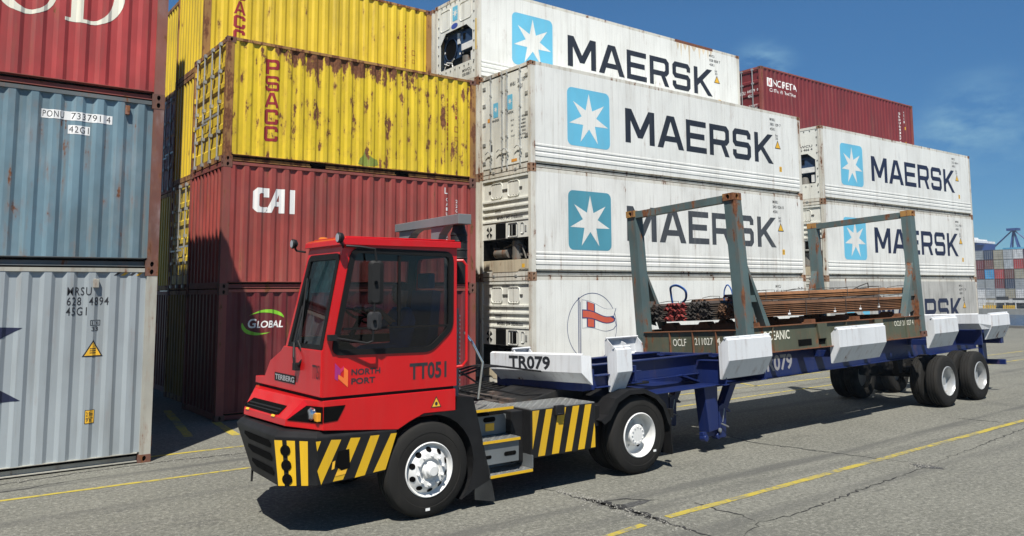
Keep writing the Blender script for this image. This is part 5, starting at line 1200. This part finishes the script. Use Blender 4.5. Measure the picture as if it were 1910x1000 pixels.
for x in (6.4, 7.3, 10.1, 10.7, 12.9, 13.5): m.box(x, x+.08, -1.14, 1.14, 1.16, 1.28)
m.box(13.6, 13.75, -1.15, 1.15, 1.0, 1.36); m.box(12.5, 12.56, -1.15, 1.15, 1.02, 1.375)
m.box(13.85, 13.92, -1.1, 1.1, .48, .60); m.box(13.62, 13.86, -.7, -.6, .5, 1.0); m.box(13.62, 13.86, .6, .7, .5, 1.0)

for a, b, c in ((3.4, 3.62, 1.405), (9.2, 9.45, 1.42)): m = MB(); m.box(a, b, -1.18, 1.18, 1.371, c); obj('bolster', m, BLUE, tr)
m = MB(); m.prism([(.7, 1.13), (1.6, 1.13), (1.6, 1.10), (.7, 1.10)], 1, -.8, .8); m.lathe([(.03, .95), (.045, 1.0), (.045, 1.1)], (1.0, 0, 0), 2, 14); obj('kingpin_plate', m, CHAS, tr)
flat('fleet_number', [(*text2d('TR079', 4.62, 5.66, .99, 1.27, .03), 0, .003)], [paint('grey_lettering', (.28, .28, .30), 0, .3, .1, .6, bump=0)], tr, (0, -.568, 0), (1, 0, 0), (0, 0, 1))
# guide flaps: a slanted, folded plate with end cheeks
def guide(x0, x1, top, mid, bot, s=-1, w_top=1.31, lip=True, depth=.09):
    """s=-1 near side. profile in (out, z): vertical upper plate, lower plate tucked in"""
    o1, o2 = w_top, w_top-.165
    prof = [(o1-.05, top), (o1, top-.03), (o1, mid), (o2, bot)]
    a = MB(); th = .012
    back = [(p-th, z) for p, z in prof]
    a.prism([(s*p, z) for p, z in prof]+[(s*p, z) for p, z in back[::-1]], 0, x0, x1)
    for x in (x0-.006, x1-.006): a.prism([(s*(o1-.006), top-.03), (s*(o1-.008), mid), (s*(o2-.008), bot+.005), (s*(o2-.03), bot+.005), (s*(o2-.025), top-.12), (s*(o1-.07), top-.01)], 0, x, x+.012)
    if lip: a.tube([(x0-.02, s*(o1-.055), top+.004), (x1+.02, s*(o1-.055), top+.004)], .018, 8)
    if x1-x0 > .6:
        n = int((x1-x0)/.45)
        for i in range(1, n+1): x = x0+(x1-x0)*i/(n+1); a.prism([(s*(o1-.012), top-.05), (s*(o1-.15), top-.10), (s*(o1-.15), bot+.25), (s*(o2-.012), bot+.05), (s*(o1-.012), mid)], 0, x-.006, x+.006)
    return obj('guide_flap', a, GW, tr)
guide(2.86, 3.98, 1.685, 1.345, 1.06); guide(6.02, 7.70, 1.695, 1.36, 1.075, -1, 1.33); guide(9.82, 10.95, 1.735, 1.41, 1.11); guide(12.75, 13.82, 1.72, 1.435, 1.13)
guide(.62, .90, 1.675, 1.345, 1.075, -1, 1.15)
guide(2.70, 3.46, 1.68, 1.42, 1.12, 1, 1.22); guide(6.02, 7.70, 1.66, 1.38, 1.08, 1, 1.36); guide(9.82, 10.95, 1.68, 1.40, 1.10, 1); guide(12.75, 13.82, 1.70, 1.42, 1.11, 1); guide(.71, 1.03, 1.62, 1.3, 1.1, 1)
# front and rear cross guides
m = MB(); th = .012
pf = [(.04, 1.635), (.0, 1.615), (-.005, 1.385), (.14, 1.235)]
m.loft([[(x, -1.10 if i < 3 else -1.04, z) for i, (x, z) in enumerate(pf)]+[(x+.014, -1.10 if i < 3 else -1.04, z) for i, (x, z) in reversed(list(enumerate(pf)))], [(x, .91 if i < 3 else .72, z) for i, (x, z) in enumerate(pf)]+[(x+.014, .91 if i < 3 else .72, z) for i, (x, z) in reversed(list(enumerate(pf)))]])
m.loft([[(.0, -1.10, 1.615), (-.005, -1.10, 1.385), (.14, -1.04, 1.235)], [(.13, -1.15, 1.60), (.12, -1.15, 1.42), (.14, -1.15, 1.22)]], caps=False)
m.loft([[(.0, .91, 1.615), (-.005, .91, 1.385), (.14, .72, 1.235)], [(.13, .97, 1.60), (.12, .97, 1.42), (.14, .85, 1.22)]], caps=False)
m.box(.14, .30, -.9, -.8, 1.34, 1.55); m.box(.14, .30, .6, .7, 1.34, 1.55)
fg = obj('front_guide', m, GW, tr)
flat('fleet_number', [(*text2d('TR079', -.45, .47, 1.405, 1.59, .03), 0, .005)], BLACK_INK, fg, (-.001, 0, 0), (0, -1, 0), (0, 0, 1))
m = MB(); pr = [(12.32, 1.75), (12.30, 1.73), (12.30, 1.52), (12.44, 1.38)]
m.loft([[(x, -1.20, z) for x, z in pr]+[(x+.014, -1.20, z) for x, z in pr[::-1]], [(x, 1.20, z) for x, z in pr]+[(x+.014, 1.20, z) for x, z in pr[::-1]]])
m.loft([[(12.30, -1.20, 1.73), (12.30, -1.20, 1.52), (12.44, -1.20, 1.38)], [(12.75, -1.30, 1.71), (12.75, -1.30, 1.46), (12.75, -1.26, 1.38)]], caps=False)
obj('rear_guide', m, GW, tr)
# landing legs
for y in (-.80, .66):
    x = 2.85 if y < 0 else 3.36; m = MB()
    m.prism([(x-.13, .955), (x+.20, .955), (x+.17, .28), (x-.06, .26)], 1, y-.10, y+.10)
    m.prism([(x+.58, .955), (x+.75, .955), (x+.30, .34), (x+.17, .34)], 1, y-.07, y+.07)
    m.box(x-.14, x+.42, y-.04, y+.04, .18, .26); m.prism([(x+.22, .62), (x+.32, .66), (x+.52, .52), (x+.50, .50), (x+.40, .55), (x+.36, .14), (x+.20, .14)], 1, y-.09, y+.09)
    for a in (x-.10, x+.20, x+.34): m.lathe([(.0, -.06), (.05, -.055), (.05, .055), (.0, .06)], (a, y-.02, .17), 1, 14)
    lg = obj('landing_leg', m, BLUE, tr, bev=.006)
    m = MB(); m.tube([(x+.22, y-.12, .36), (x+.34, y-.16, .30)], .012, 6); m.lathe([(0, -.01), (.035, 0), (.035, .02)], (x+.20, y-.11, .26), 1, 10); m.tube([(x+.26, y-.115, .38), (x+.32, y-.115, .58)], .007, 6); obj('leg_crank', m, STEEL, lg)
# axles, springs, wheels (kept on the ground)
m = MB()
for x in (10.40, 12.03):
    m.tube([(x, -1.0, .52), (x, 1.0, .52)], .075, 12)
    for y in (-.56, .56): m.box(x-.55, x+.55, y-.045, y+.045, .62, .70); m.box(x-.08, x+.08, y-.06, y+.06, .45, .64)
for y in (-.56, .56):
    for x in (9.6, 11.2, 12.8): m.prism([(x-.14, .88), (x+.14, .88), (x+.06, .60), (x-.06, .60)], 1, y-.05, y+.05)
for x in (10.05, 11.68): m.lathe([(0, 0), (.1, 0), (.1, .2), (0, .2)], (x, -.3, .6), 0, 14); m.lathe([(0, 0), (.1, 0), (.1, .2), (0, .2)], (x, .2, .6), 0, 14)
obj('axle', m, CHAS, tr)
def zfix(y, x): return .525-(-.035*y+.010*x)
for x in (10.40, 12.03):
    for y, s, k in ((-1.24, 1, 'trailer'), (-.90, 1, 'plain'), (1.24, -1, 'trailer'), (.90, -1, 'plain')):
        wheel(tr, Vector((0, 0, 0)), (x, y, zfix(y, x)+.01), .28, k, s, .54)
m = MB(); m.tube([(.5, -.4, 1.05), (-.4, -.35, 1.1), (-1.0, -.3, 1.25), (-1.55, -.3, 1.6)], .012, 6); m.tube([(.5, .3, 1.05), (-.5, .2, 1.05), (-1.1, .1, 1.2), (-1.55, -.1, 1.55)], .012, 6); obj('air_hose', m, PLAST, tr)

# ------------------------------------------------------------------ flat rack carrying the steel (own frame: x back, y far, z up)
RKO = Vector((5.63, -8.485, 1.456)); RKM = Euler((-.050, -.009, .020), 'XYZ').to_matrix().to_4x4()
rk = thing('flat_rack', 'rusty blue green open rack with four tall posts, standing on the trailer', 'flat rack', RKO, RKM)
TEALP = paint('rack_teal_paint', (.078, .118, .118), .52, .5, .2, .6, dirtcol=(.09, .075, .055))
OLIVE = paint('rack_olive_paint', (.078, .086, .056), .50, .5, .2, .65, dirtcol=(.08, .06, .04))
RUSTY = paint('rack_rust', (.16, .065, .03), .7, .4, .25, .8)
RL = 6.02
def ibeam_x(m, x0, x1, y, z0, z1, s=1):
    m.box(x0, x1, y+.04*s-.005, y+.04*s+.005, z0+.014, z1-.014); m.box(x0, x1, min(y, y+.13*s), max(y, y+.13*s), z0, z0+.014, 1); m.box(x0, x1, min(y, y+.13*s), max(y, y+.13*s), z1-.014, z1, 1)
m = MB(); ibeam_x(m, .16, RL-.16, .0, .0, .435)
for x in (.75, 2.3, 3.0, 4.2, 5.2): m.box(x, x+.012, .004, .036, .014, .421)
for x in (2.05, 4.0): m.prism([(x, .421), (x+.30, .421), (x+.26, .16), (x+.04, .16)], 1, -.004, .034)
nr = obj('near_rail', m, [OLIVE, RUSTY], rk)
for a, b, c in ((1.48, 1.88, .17), (2.1, 2.34, .15)): m = MB(); m.box(a, b, .030, .034, .06, c); obj('fork_pocket', m, HOLE, nr)
m = MB(); ibeam_x(m, .16, RL-.16, W, .0, .435, -1); obj('far_rail', m, [OLIVE, RUSTY], rk)
fe = None
for x, s in ((0, 1), (RL, -1)):
    m = MB(); m.box(min(x+.04*s-.005, x+.04*s+.005), max(x+.04*s-.005, x+.04*s+.005), .2, W-.2, .014, .391); m.box(min(x, x+.14*s), max(x, x+.14*s), .2, W-.2, 0, .014, 1); m.box(min(x, x+.14*s), max(x, x+.14*s), .2, W-.2, .391, .405, 1)
    for y in (.60, 1.10, 1.62): m.box(min(x+.004*s, x+.036*s), max(x+.004*s, x+.036*s), y, y+.014, .014, .391, 1)
    o = obj('end_beam', m, [OLIVE, RUSTY], rk); fe = fe or o
m = MB()
for x in (.55, 2.1, 3.6, 5.3): m.box(x, x+.12, .14, W-.14, .30, .50)
for x in (1.3, 2.9, 4.5): m.box(x, x+.08, .05, W-.05, .02, .16)
for x in (.50, 2.05, 3.55, 5.25):
    for y in (.30, 1.1, 1.9): m.prism([(y, .435), (y+.34, .435), (y+.24, .545), (y+.10, .545)], 0, x, x+.2)
obj('cross_bearer', m, RUSTY, rk)
PH = 2.50
for x, s in ((0, 1), (RL, -1)):
    for y, q in ((0, 1), (W, -1)):
        m = MB(); lean = -.055*s if s > 0 else .03
        yy = lambda a, b: (min(y+q*a, y+q*b), max(y+q*a, y+q*b))
        y0, y1 = yy(.0, .20)
        b0 = [(x+s*.03, y0), (x+s*.24, y0), (x+s*.24, y1), (x+s*.03, y1)]; t0 = [(x+lean+s*.02, y0), (x+lean+s*.22, y0), (x+lean+s*.22, y1), (x+lean+s*.02, y1)]
        m.loft([[(a, b, .118) for a, b in b0], [(a, b, PH) for a, b in t0]])
        fy0, fy1 = yy(.085, .115)
        m.prism([(x+s*.235+lean*.55, 1.42), (x+s*.235+lean*.6, 1.52), (x+s*.72, .44), (x+s*.60, .44)], 1, *yy(.03, .17))
        m.prism([(x+s*.23, .84), (x+s*.50, .84), (x+s*.46, .95), (x+s*.23, .95)], 1, *yy(.05, .15))
        m.prism([(x+s*.24, .55), (x+s*.46, .50), (x+s*.30, 1.0), (x+s*.24, 1.1)], 1, *yy(.095, .105))
        m.box(min(x+s*.02, x+s*.05)-.0, max(x+s*.02, x+s*.05), y0+.06, y0+.08, .3, 2.3)
        po = obj('post', m, TEALP, rk)
        for zc, lx in ((0, 0), (PH, lean)):
            o = put('corner_casting', casting_mesh(C_RUST if zc == 0 else F_YEL), rk, (x+lx-(.004 if s > 0 else -.004), y-q*.004, zc)); o.scale = (s*1.28, q*1.28, 1)
    m = MB(); m.box(min(x-.055*s+s*.03, x-.055*s+s*.17) if s > 0 else x-.14, max(x-.055*s+s*.03, x-.055*s+s*.17) if s > 0 else x-.0, .20, W-.20, PH-.02, PH+.10); obj('top_beam', m, TEALP, rk)
def end_text(s, a, b, z0, z1):
    # the end beam faces the tractor: left to right there is from the far to the near post
    flat('lettering', [(*text2d(s, -a, -b, z0, z1, .008), 0, .004)], CREAM_INK, fe, (.034, 0, 0), (0, -1, 0), (0, 0, 1))
end_text('OCLF', 1.57, 1.27, .15, .275); end_text('211027', 1.08, .69, .165, .285); end_text('4', .63, .53, .17, .285)
flat('lettering', [(*text2d('OCEANIC', .50, 1.24, .20, .35, .01), 0, .004)], CREAM_INK, nr, (0, .033, 0), (1, 0, 0), (0, 0, 1))
flat('lettering', [(*text2d('OCLF 211027 4', 4.78, 5.55, .26, .36, .0), 0, .004)], CREAM_INK, nr, (0, .033, 0), (1, 0, 0), (0, 0, 1))
# bundles of steel angle
def angle_mesh(L, m1, m2, leg=.068):
    h = leg*.707; t = .011; m = MB()
    sec = [(-h, -h), (0, 0), (h, -h), (h-t, -h-t*.4), (0, -t*1.5), (-h+t, -h-t*.4)]
    m.loft([[(0, a, b) for a, b in sec], [(.05, a, b) for a, b in sec]], 1); m.loft([[(.0502, a, b) for a, b in sec], [(L, a, b) for a, b in sec]], 0)
    return m.mesh('angle_bar', [m1, m2])
def steel(n, c, rough=.6, r=.3): return paint(n, c, r, .4, .35, rough, metal=.25, dirtcol=(.05, .03, .02))
S_DARK = steel('dark_mill_steel', (.07, .055, .045), r=.25); S_BRN = steel('brown_steel', (.15, .075, .038), r=.40); S_TAN = steel('tan_rusty_steel', (.24, .115, .05), r=.35); E_RED = paint('red_tip_paint', (.17, .026, .024), .15, .4, .3, .6); E_DARK = steel('dark_cut_end', (.045, .042, .038), r=.2); E_BRN = steel('brown_cut_end', (.11, .065, .04), r=.4)
WIRE = plain('tie_wire', (.03, .028, .025), .6)
def bundle(label, x, y0, z0, cols, rows, L, m1, m2, jit=.05, tilt=0):
    M = RKM @ Matrix.Translation((x, y0, z0)); M.translation = RKO+(RKM @ Vector((x, y0, z0)))
    t = bpy.data.objects.new('angle_bundle', None); COL.objects.link(t); t.matrix_world = M @ Matrix.Rotation(tilt, 4, 'Y'); tag(t, label, 'steel bundle', 'bundles of angle steel on the rack')
    me = angle_mesh(L, m1, m2); p = .090
    for i in range(cols):
        for k in range(rows):
            o = put('angle_bar', me, t, (random.uniform(-jit, jit), .045+p*i+random.uniform(-.006, .006), .055+.034*k+random.uniform(-.002, .002)))
            o.rotation_euler = (random.uniform(-.06, .06), 0, random.uniform(-.0015, .0015))
    w_ = cols*p; h = .055+.034*rows; wm_ = MB()
    for f in (.08, .30, .52, .72, .93):
        q = L*f; wm_.tube([(q, -.01, .0), (q+.02, -.012, h), (q, w_*.5, h+.012), (q, w_+.01, h-.01), (q-.01, w_+.01, .0), (q, -.01, .0)], .006, 5)
        if f == .30: wm_.tube(smooth_path([(q, w_*.3, h), (q+.05, w_*.35, h+.04), (q+.13, w_*.4, h+.01)]), .005, 5)
    obj('tie_wire', wm_, WIRE, t); return t
bundle('dark steel bundle beside the far front post', .27, 2.02, .57, 5, 9, 5.6, S_DARK, E_DARK)
bundle('lower steel bundle with red painted ends', .30, 1.50, .57, 5, 9, 5.6, S_DARK, E_RED)
bundle('dark grey steel bundle in the middle of the rack', .24, .84, .57, 6, 9, 5.7, S_DARK, E_DARK)
bundle('low brown steel bundle beside the near post', .30, .24, .58, 6, 7, 6.0, S_BRN, E_BRN)
bundle('upper steel bundle with red ends lying on the brown one', .55, .30, .87, 5, 3, 5.9, S_TAN, E_RED, .12, -.006)
bundle('thin tan steel bundle lying on top at the back', 1.9, 1.0, .90, 5, 3, 4.6, S_TAN, E_BRN, .1, -.008)
bundle('short brown steel bundle lying across the middle gap', 1.0, 1.60, .90, 4, 1, 4.9, S_BRN, E_BRN, .1)
STRAP = plain('blue_strap', (.02, .09, .30), .7)
def strap(label, pts, wd=.022):
    m = MB(); m.tube(smooth_path(pts), wd, 6); o = obj('lifting_strap', m, STRAP); o.matrix_world = RKM; o.matrix_world.translation = RKO; tag(o, label, 'strap', 'blue straps on the steel')
strap('blue strap looped wide beside the far front post', [(.9, 2.3, .90), (.85, 2.28, 1.08), (.75, 2.18, 1.20), (.7, 1.98, 1.22), (.75, 1.84, 1.12), (.85, 1.92, .98), (.95, 2.1, .90)])
strap('narrow blue strap loop standing on the middle bundle', [(1.2, 1.32, .90), (1.2, 1.30, 1.08), (1.2, 1.22, 1.18), (1.2, 1.14, 1.08), (1.2, 1.12, .90)], .013)
"""bent end of loose wire"""
m = MB(); m.tube([(5.0, 1.0, 1.02), (5.25, .95, 1.10), (5.5, .9, 1.16), (5.55, .92, 1.06), (5.2, 1.0, 1.03)], .012, 6); o = obj('loose_wire', m, WIRE); o.matrix_world = RKM; o.matrix_world.translation = RKO; tag(o, 'bent loose wire sticking up from the steel at the back', 'wire')
for n_, (x, y, z) in enumerate(((1.55, .235, .60), (3.0, .235, .60), (3.9, .235, .62), (4.6, .235, .64))):
    m = MB(); m.box(0, .075, -.004, 0, 0, .03); m.tube([(.04, -.005, .03), (.04, -.008, .08)], .003, 4); o = obj('paper_tag', m, plain('tag_white', (.8, .8, .78), .6)); o.matrix_world = RKM; o.matrix_world.translation = RKO+RKM.to_3x3() @ Vector((x, y, z)); tag(o, 'small white tag wired to the brown steel bundle, '+('nearest the front post', 'just ahead of the second flap', 'above the second flap', 'nearest the rear post')[n_], 'tag', 'white tags on the steel')

# ------------------------------------------------------------------ across the water
FARC = {'grey': (.30, .32, .32), 'dark blue': (.025, .05, .10), 'beige': (.34, .31, .22), 'white': (.62, .62, .60), 'purple': (.06, .03, .08), 'dark red': (.16, .022, .025), 'brown': (.15, .05, .035), 'pale grey': (.40, .42, .42), 'red': (.40, .035, .03), 'light blue': (.05, .30, .55), 'pink': (.34, .16, .17), 'navy': (.018, .035, .07)}
rows = [['white', 'white', 'beige', 'grey', 'white', 'white', 'pale grey', 'white', 'grey', 'white'],
        ['pale grey', 'white', 'pale grey', 'pale grey', 'beige', 'white', 'light blue', 'white', 'grey', 'red'],
        ['grey', 'grey', 'grey', 'dark red', 'navy', 'grey', 'grey', 'brown', 'pale grey', 'navy'],
        ['grey', 'dark red', 'light blue', 'red', 'brown', 'beige', 'pink', 'grey', 'red', 'beige'],
        ['brown', 'dark red', 'brown', 'beige', 'pale grey', 'red', 'beige', 'pale grey', 'dark blue', 'red'],
        ['red', 'grey', 'dark blue', 'beige', 'pale grey', 'white', 'purple', 'red', 'grey', 'brown']]
def far_mesh(c):
    n = 'far_'+c.replace(' ', '_'); mt = paint(n, FARC[c], .1, .35, .15, .6, bump=0)
    m = MB(); m.box(.06, 12.1, .06, 2.38, .06, 2.52)
    for y0, y1 in ((0, .12), (2.318, 2.438)):
        m.box(0, .15, y0, y1, 0, 2.59, 1); m.box(12.04, 12.19, y0, y1, 0, 2.59, 1); m.box(.15, 12.04, y0, y1, .02, .14, 1); m.box(.15, 12.04, y0, y1, 2.50, 2.58, 1)
    for x in (0, 12.09): m.box(x, x+.1, .12, 2.318, .02, .14, 1); m.box(x, x+.1, .12, 2.318, 2.48, 2.58, 1)
    for y in (.42, .95, 1.49, 2.02): m.box(.0, .04, y-.03, y+.03, .1, 2.5, 2)
    for z in (.7, 1.25, 1.8): m.box(.03, .06, .14, 2.3, z, z+.08, 1)
    return m.mesh('shipping_container', [mt, paint(n+'_frame', tuple(v*.6 for v in FARC[c]), .2, .4, .15, .7, bump=0), paint('far_bars', (.3, .3, .3), .1, .3, bump=0)])
fm_ = {}
ordw = ['ground tier', 'second tier', 'third tier', 'fourth tier', 'fifth tier', 'top tier']
colw = ['hidden column', 'column touching the white stack', 'second column', 'third column', 'fourth column', 'fifth column', 'sixth column', 'first column past the frame', 'second column past the frame', 'third column past the frame']
FY = 84.8
for i, row in enumerate(rows):
    for k, c in enumerate(row):
        if c not in fm_: fm_[c] = far_mesh(c)
        o = put('shipping_container', fm_[c], None, (FX+6, FY-2.5*k+random.uniform(-.03, .03), -2.85+2.6*i)); tag(o, '%s container end across the water, %s, %s' % (c, ordw[i], colw[k]), 'container', 'container stack across the water')
far_bits = []
for n_, (y, L) in enumerate(((81.0, 3.4), (76.0, 3.0), (70.5, 3.0))):
    m = MB()
    for i in range(6): m.box(FX+1.0, FX+1.2, y-i*L/6, y-i*L/6-.25, -1.4, -.5)
    m.box(FX+1.05, FX+1.15, y-L, y, -.85, -.75); far_bits.append(obj('safety_rail', m, STRIPE)); tag((far_bits[-1]), ('yellow railing on the far quay by the white stack', 'yellow railing on the far quay under the dark truck', 'yellow railing on the far quay at the frame edge')[n_], 'railing', 'yellow railings on the far quay')
m = MB(); y = 78.5
m.box(FX+3.5, FX+5.8, y-9.5, y-2.2, -.5, 0); m.box(FX+3.4, FX+5.9, y-2.0, y, -.7, 1.7); m.box(FX+3.3, FX+5.9, y-9.2, y-4, 0, 1.3)
for q in (-1, -6.5, -8): m.lathe([(0, -.2), (.52, -.2), (.52, .2), (0, .2)], (FX+3.5, y+q, -.86), 0, 14)
far_bits.append(obj('parked_truck', m, plain('truck_dark', (.02, .022, .022), .6))); tag(far_bits[-1], 'dark truck standing on the far quay in front of the containers', 'truck')
m = MB(); y = 84
for q in range(5): m.box(FX+2.5, FX+2.7, y-2.6*q-2.5, y-2.6*q, 0.1+.08*(q % 2), .8); m.box(FX+2.5, FX+2.7, y-2.6*q-.2, y-2.6*q, -1.4, 0.1)
far_bits.append(obj('site_fence', m, paint('fence_white', (.5, .5, .48), .1, .5, bump=0))); tag(far_bits[-1], 'low white panel fence along the far quay', 'fence')
CB = paint('crane_blue', (.012, .045, .17), .03, .3, .1, .5, bump=0)
for o in far_bits: o.location.z -= 1.45
crane = thing('gantry_crane', 'blue quay crane with a pointed frame behind the far containers', 'crane', (FX+70, 99.7, -2.85))
def bar(m, p, q, r): m.tube([p, q], r, 6)
m = MB(); A = (0, 0, 25.05)
for x in (-1.5, 1.5):
    for p in ((x, 1.6, 14.0), (x, -2.6, 14.0)): bar(m, A, p, .24)
    for p in ((x*.4, 14.0, 12.85), (x*.4, -12.6, 12.85)): bar(m, A, p, .20)
m.box(-1.4, 1.4, -1.7, 1.7, 24.65, 25.45); obj('pointed_frame', m, CB, crane)
m = MB(); m.box(-1, 1, -26, 20, 12.0, 14.0); obj('boom', m, CB, crane)
m = MB()
for x in (-7, 9):
    for y in (-7, 7): m.box(x-.6, x+.6, y-.6, y+.6, 0, 12.0)
m.box(-7, 9, -7.4, -6.6, 7, 8); m.box(-7, 9, 6.6, 7.4, 7, 8); obj('portal_leg', m, CB, crane)
m = MB(); m.box(-3, 3, -3, 2.6, 14.0, 18.85); obj('machine_house', m, paint('house_cyan', (.05, .28, .45), .05, .3, bump=0), crane)
ship = thing('cargo_ship', 'ship with dark blue hull and white bridge, above the far containers', 'ship', (FX+60, 117, -4.35))
m = MB(); m.loft([[(a, b, 0) for a, b in ((-10, 26), (10, 26), (12, -2), (0, -12), (-12, -2))], [(a, b, 21.2) for a, b in ((-11, 26), (11, 26), (13, -2), (0, -15.5), (-13, -2))]]); m.box(-6, 6, -13, -4, 21.2, 21.6); obj('hull', m, CB, ship)
m = MB(); m.box(-9, 9, -8.3, 16, 21.2, 22.4); m.box(-8, 8, -9.5, 6, 22.4, 23.4); m.box(-8, 8, -12.0, -3, 21.9, 22.6); m.box(-7, 7, -7, 4, 23.4, 24.2); obj('bridge', m, paint('ship_white', (.65, .66, .66), .05, .3, bump=0), ship)
m = MB(); m.box(-8.06, -8.0, -9.2, 3.4, 22.7, 23.0); m.box(-9.06, -9.0, -7, 14, 21.6, 22.0); obj('bridge_window', m, HOLE, ship)

# ------------------------------------------------------------------ dust behind the wheels
n = NT('dust'); t_ = n.t; vol = n.n('ShaderNodeVolumePrincipled'); vol.inputs['Color'].default_value = (.62, .58, .52, 1)
tcn = n.n('ShaderNodeTexCoord'); ln_ = n.n('ShaderNodeVectorMath', operation='LENGTH'); n.l(tcn.outputs['Object'], ln_.inputs[0])
fall = n.ramp(ln_.outputs['Value'], 1.0, .15, 0, 1); nn_ = n.ramp(n.noise((1.6, 1.6, 1.6), 4, .6), .38, .7)
n.l(n.math('MULTIPLY', n.math('MULTIPLY', fall, nn_), .75), vol.inputs['Density']); n.l(vol.outputs[0], t_.nodes['Material Output'].inputs['Volume']); t_.nodes.remove(n.b)
m = MB(); prof = [(math.sin(math.pi*k/14), -math.cos(math.pi*k/14)) for k in range(15)]; m.lathe(prof, (0, 0, 0), 2, 24)
d = put('dust_puff', m.mesh('dust_puff', n.m)); d.location = (12.0, -6.75, .62); d.scale = (1.5, .75, .6); d['kind'] = 'stuff'; d['label'] = 'thin brown dust puff hanging between the trailer wheels'

# ------------------------------------------------------------------ thin harbour haze
n = NT('haze'); vol = n.n('ShaderNodeVolumePrincipled'); vol.inputs['Color'].default_value = (.80, .88, .95, 1); vol.inputs['Density'].default_value = .00042; vol.inputs['Anisotropy'].default_value = .2
n.l(vol.outputs[0], n.t.nodes['Material Output'].inputs['Volume']); n.t.nodes.remove(n.b)
m = MB(); m.box(-3300, 4300, -3300, 3300, -15.5, 27); hz = obj('haze', m, n.m); hz['kind'] = 'stuff'; hz['label'] = 'thin pale haze over the harbour'

# ------------------------------------------------------------------ loose grit
m = MB()
def pebble(x, y, r):
    z = r*.5; p = [(x+r*random.uniform(.6, 1)*math.cos(a), y+r*random.uniform(.6, 1)*math.sin(a), 0.001) for a in (0, 1.3, 2.6, 3.9, 5.1)]; t = (x, y, r*random.uniform(.5, .9))
    m.add(p+[t], [(i, (i+1) % 5, 5) for i in range(5)])
for i in range(420):
    t = random.random(); pebble(1.66+random.gauss(0, .10)+.05*math.sin(t*9), -8.5-2.3*t, random.uniform(.006, .022))
for i in range(160): pebble(6.5+random.gauss(0, .12), -10.8+random.gauss(0, .10), random.uniform(.005, .018))
for i in range(300): t = random.random(); pebble(-5.5+6*t, -3.45+random.gauss(0, .09), random.uniform(.006, .02))
for i in range(900): pebble(random.uniform(-5, 14), random.uniform(-11.5, -4), random.uniform(.004, .013))
g = obj('loose_grit', m, plain('grit', (.17, .165, .145), .95, var=.6, scale=40)); g['kind'] = 'stuff'; g['label'] = 'loose grit scattered along the cracks and over the yard'
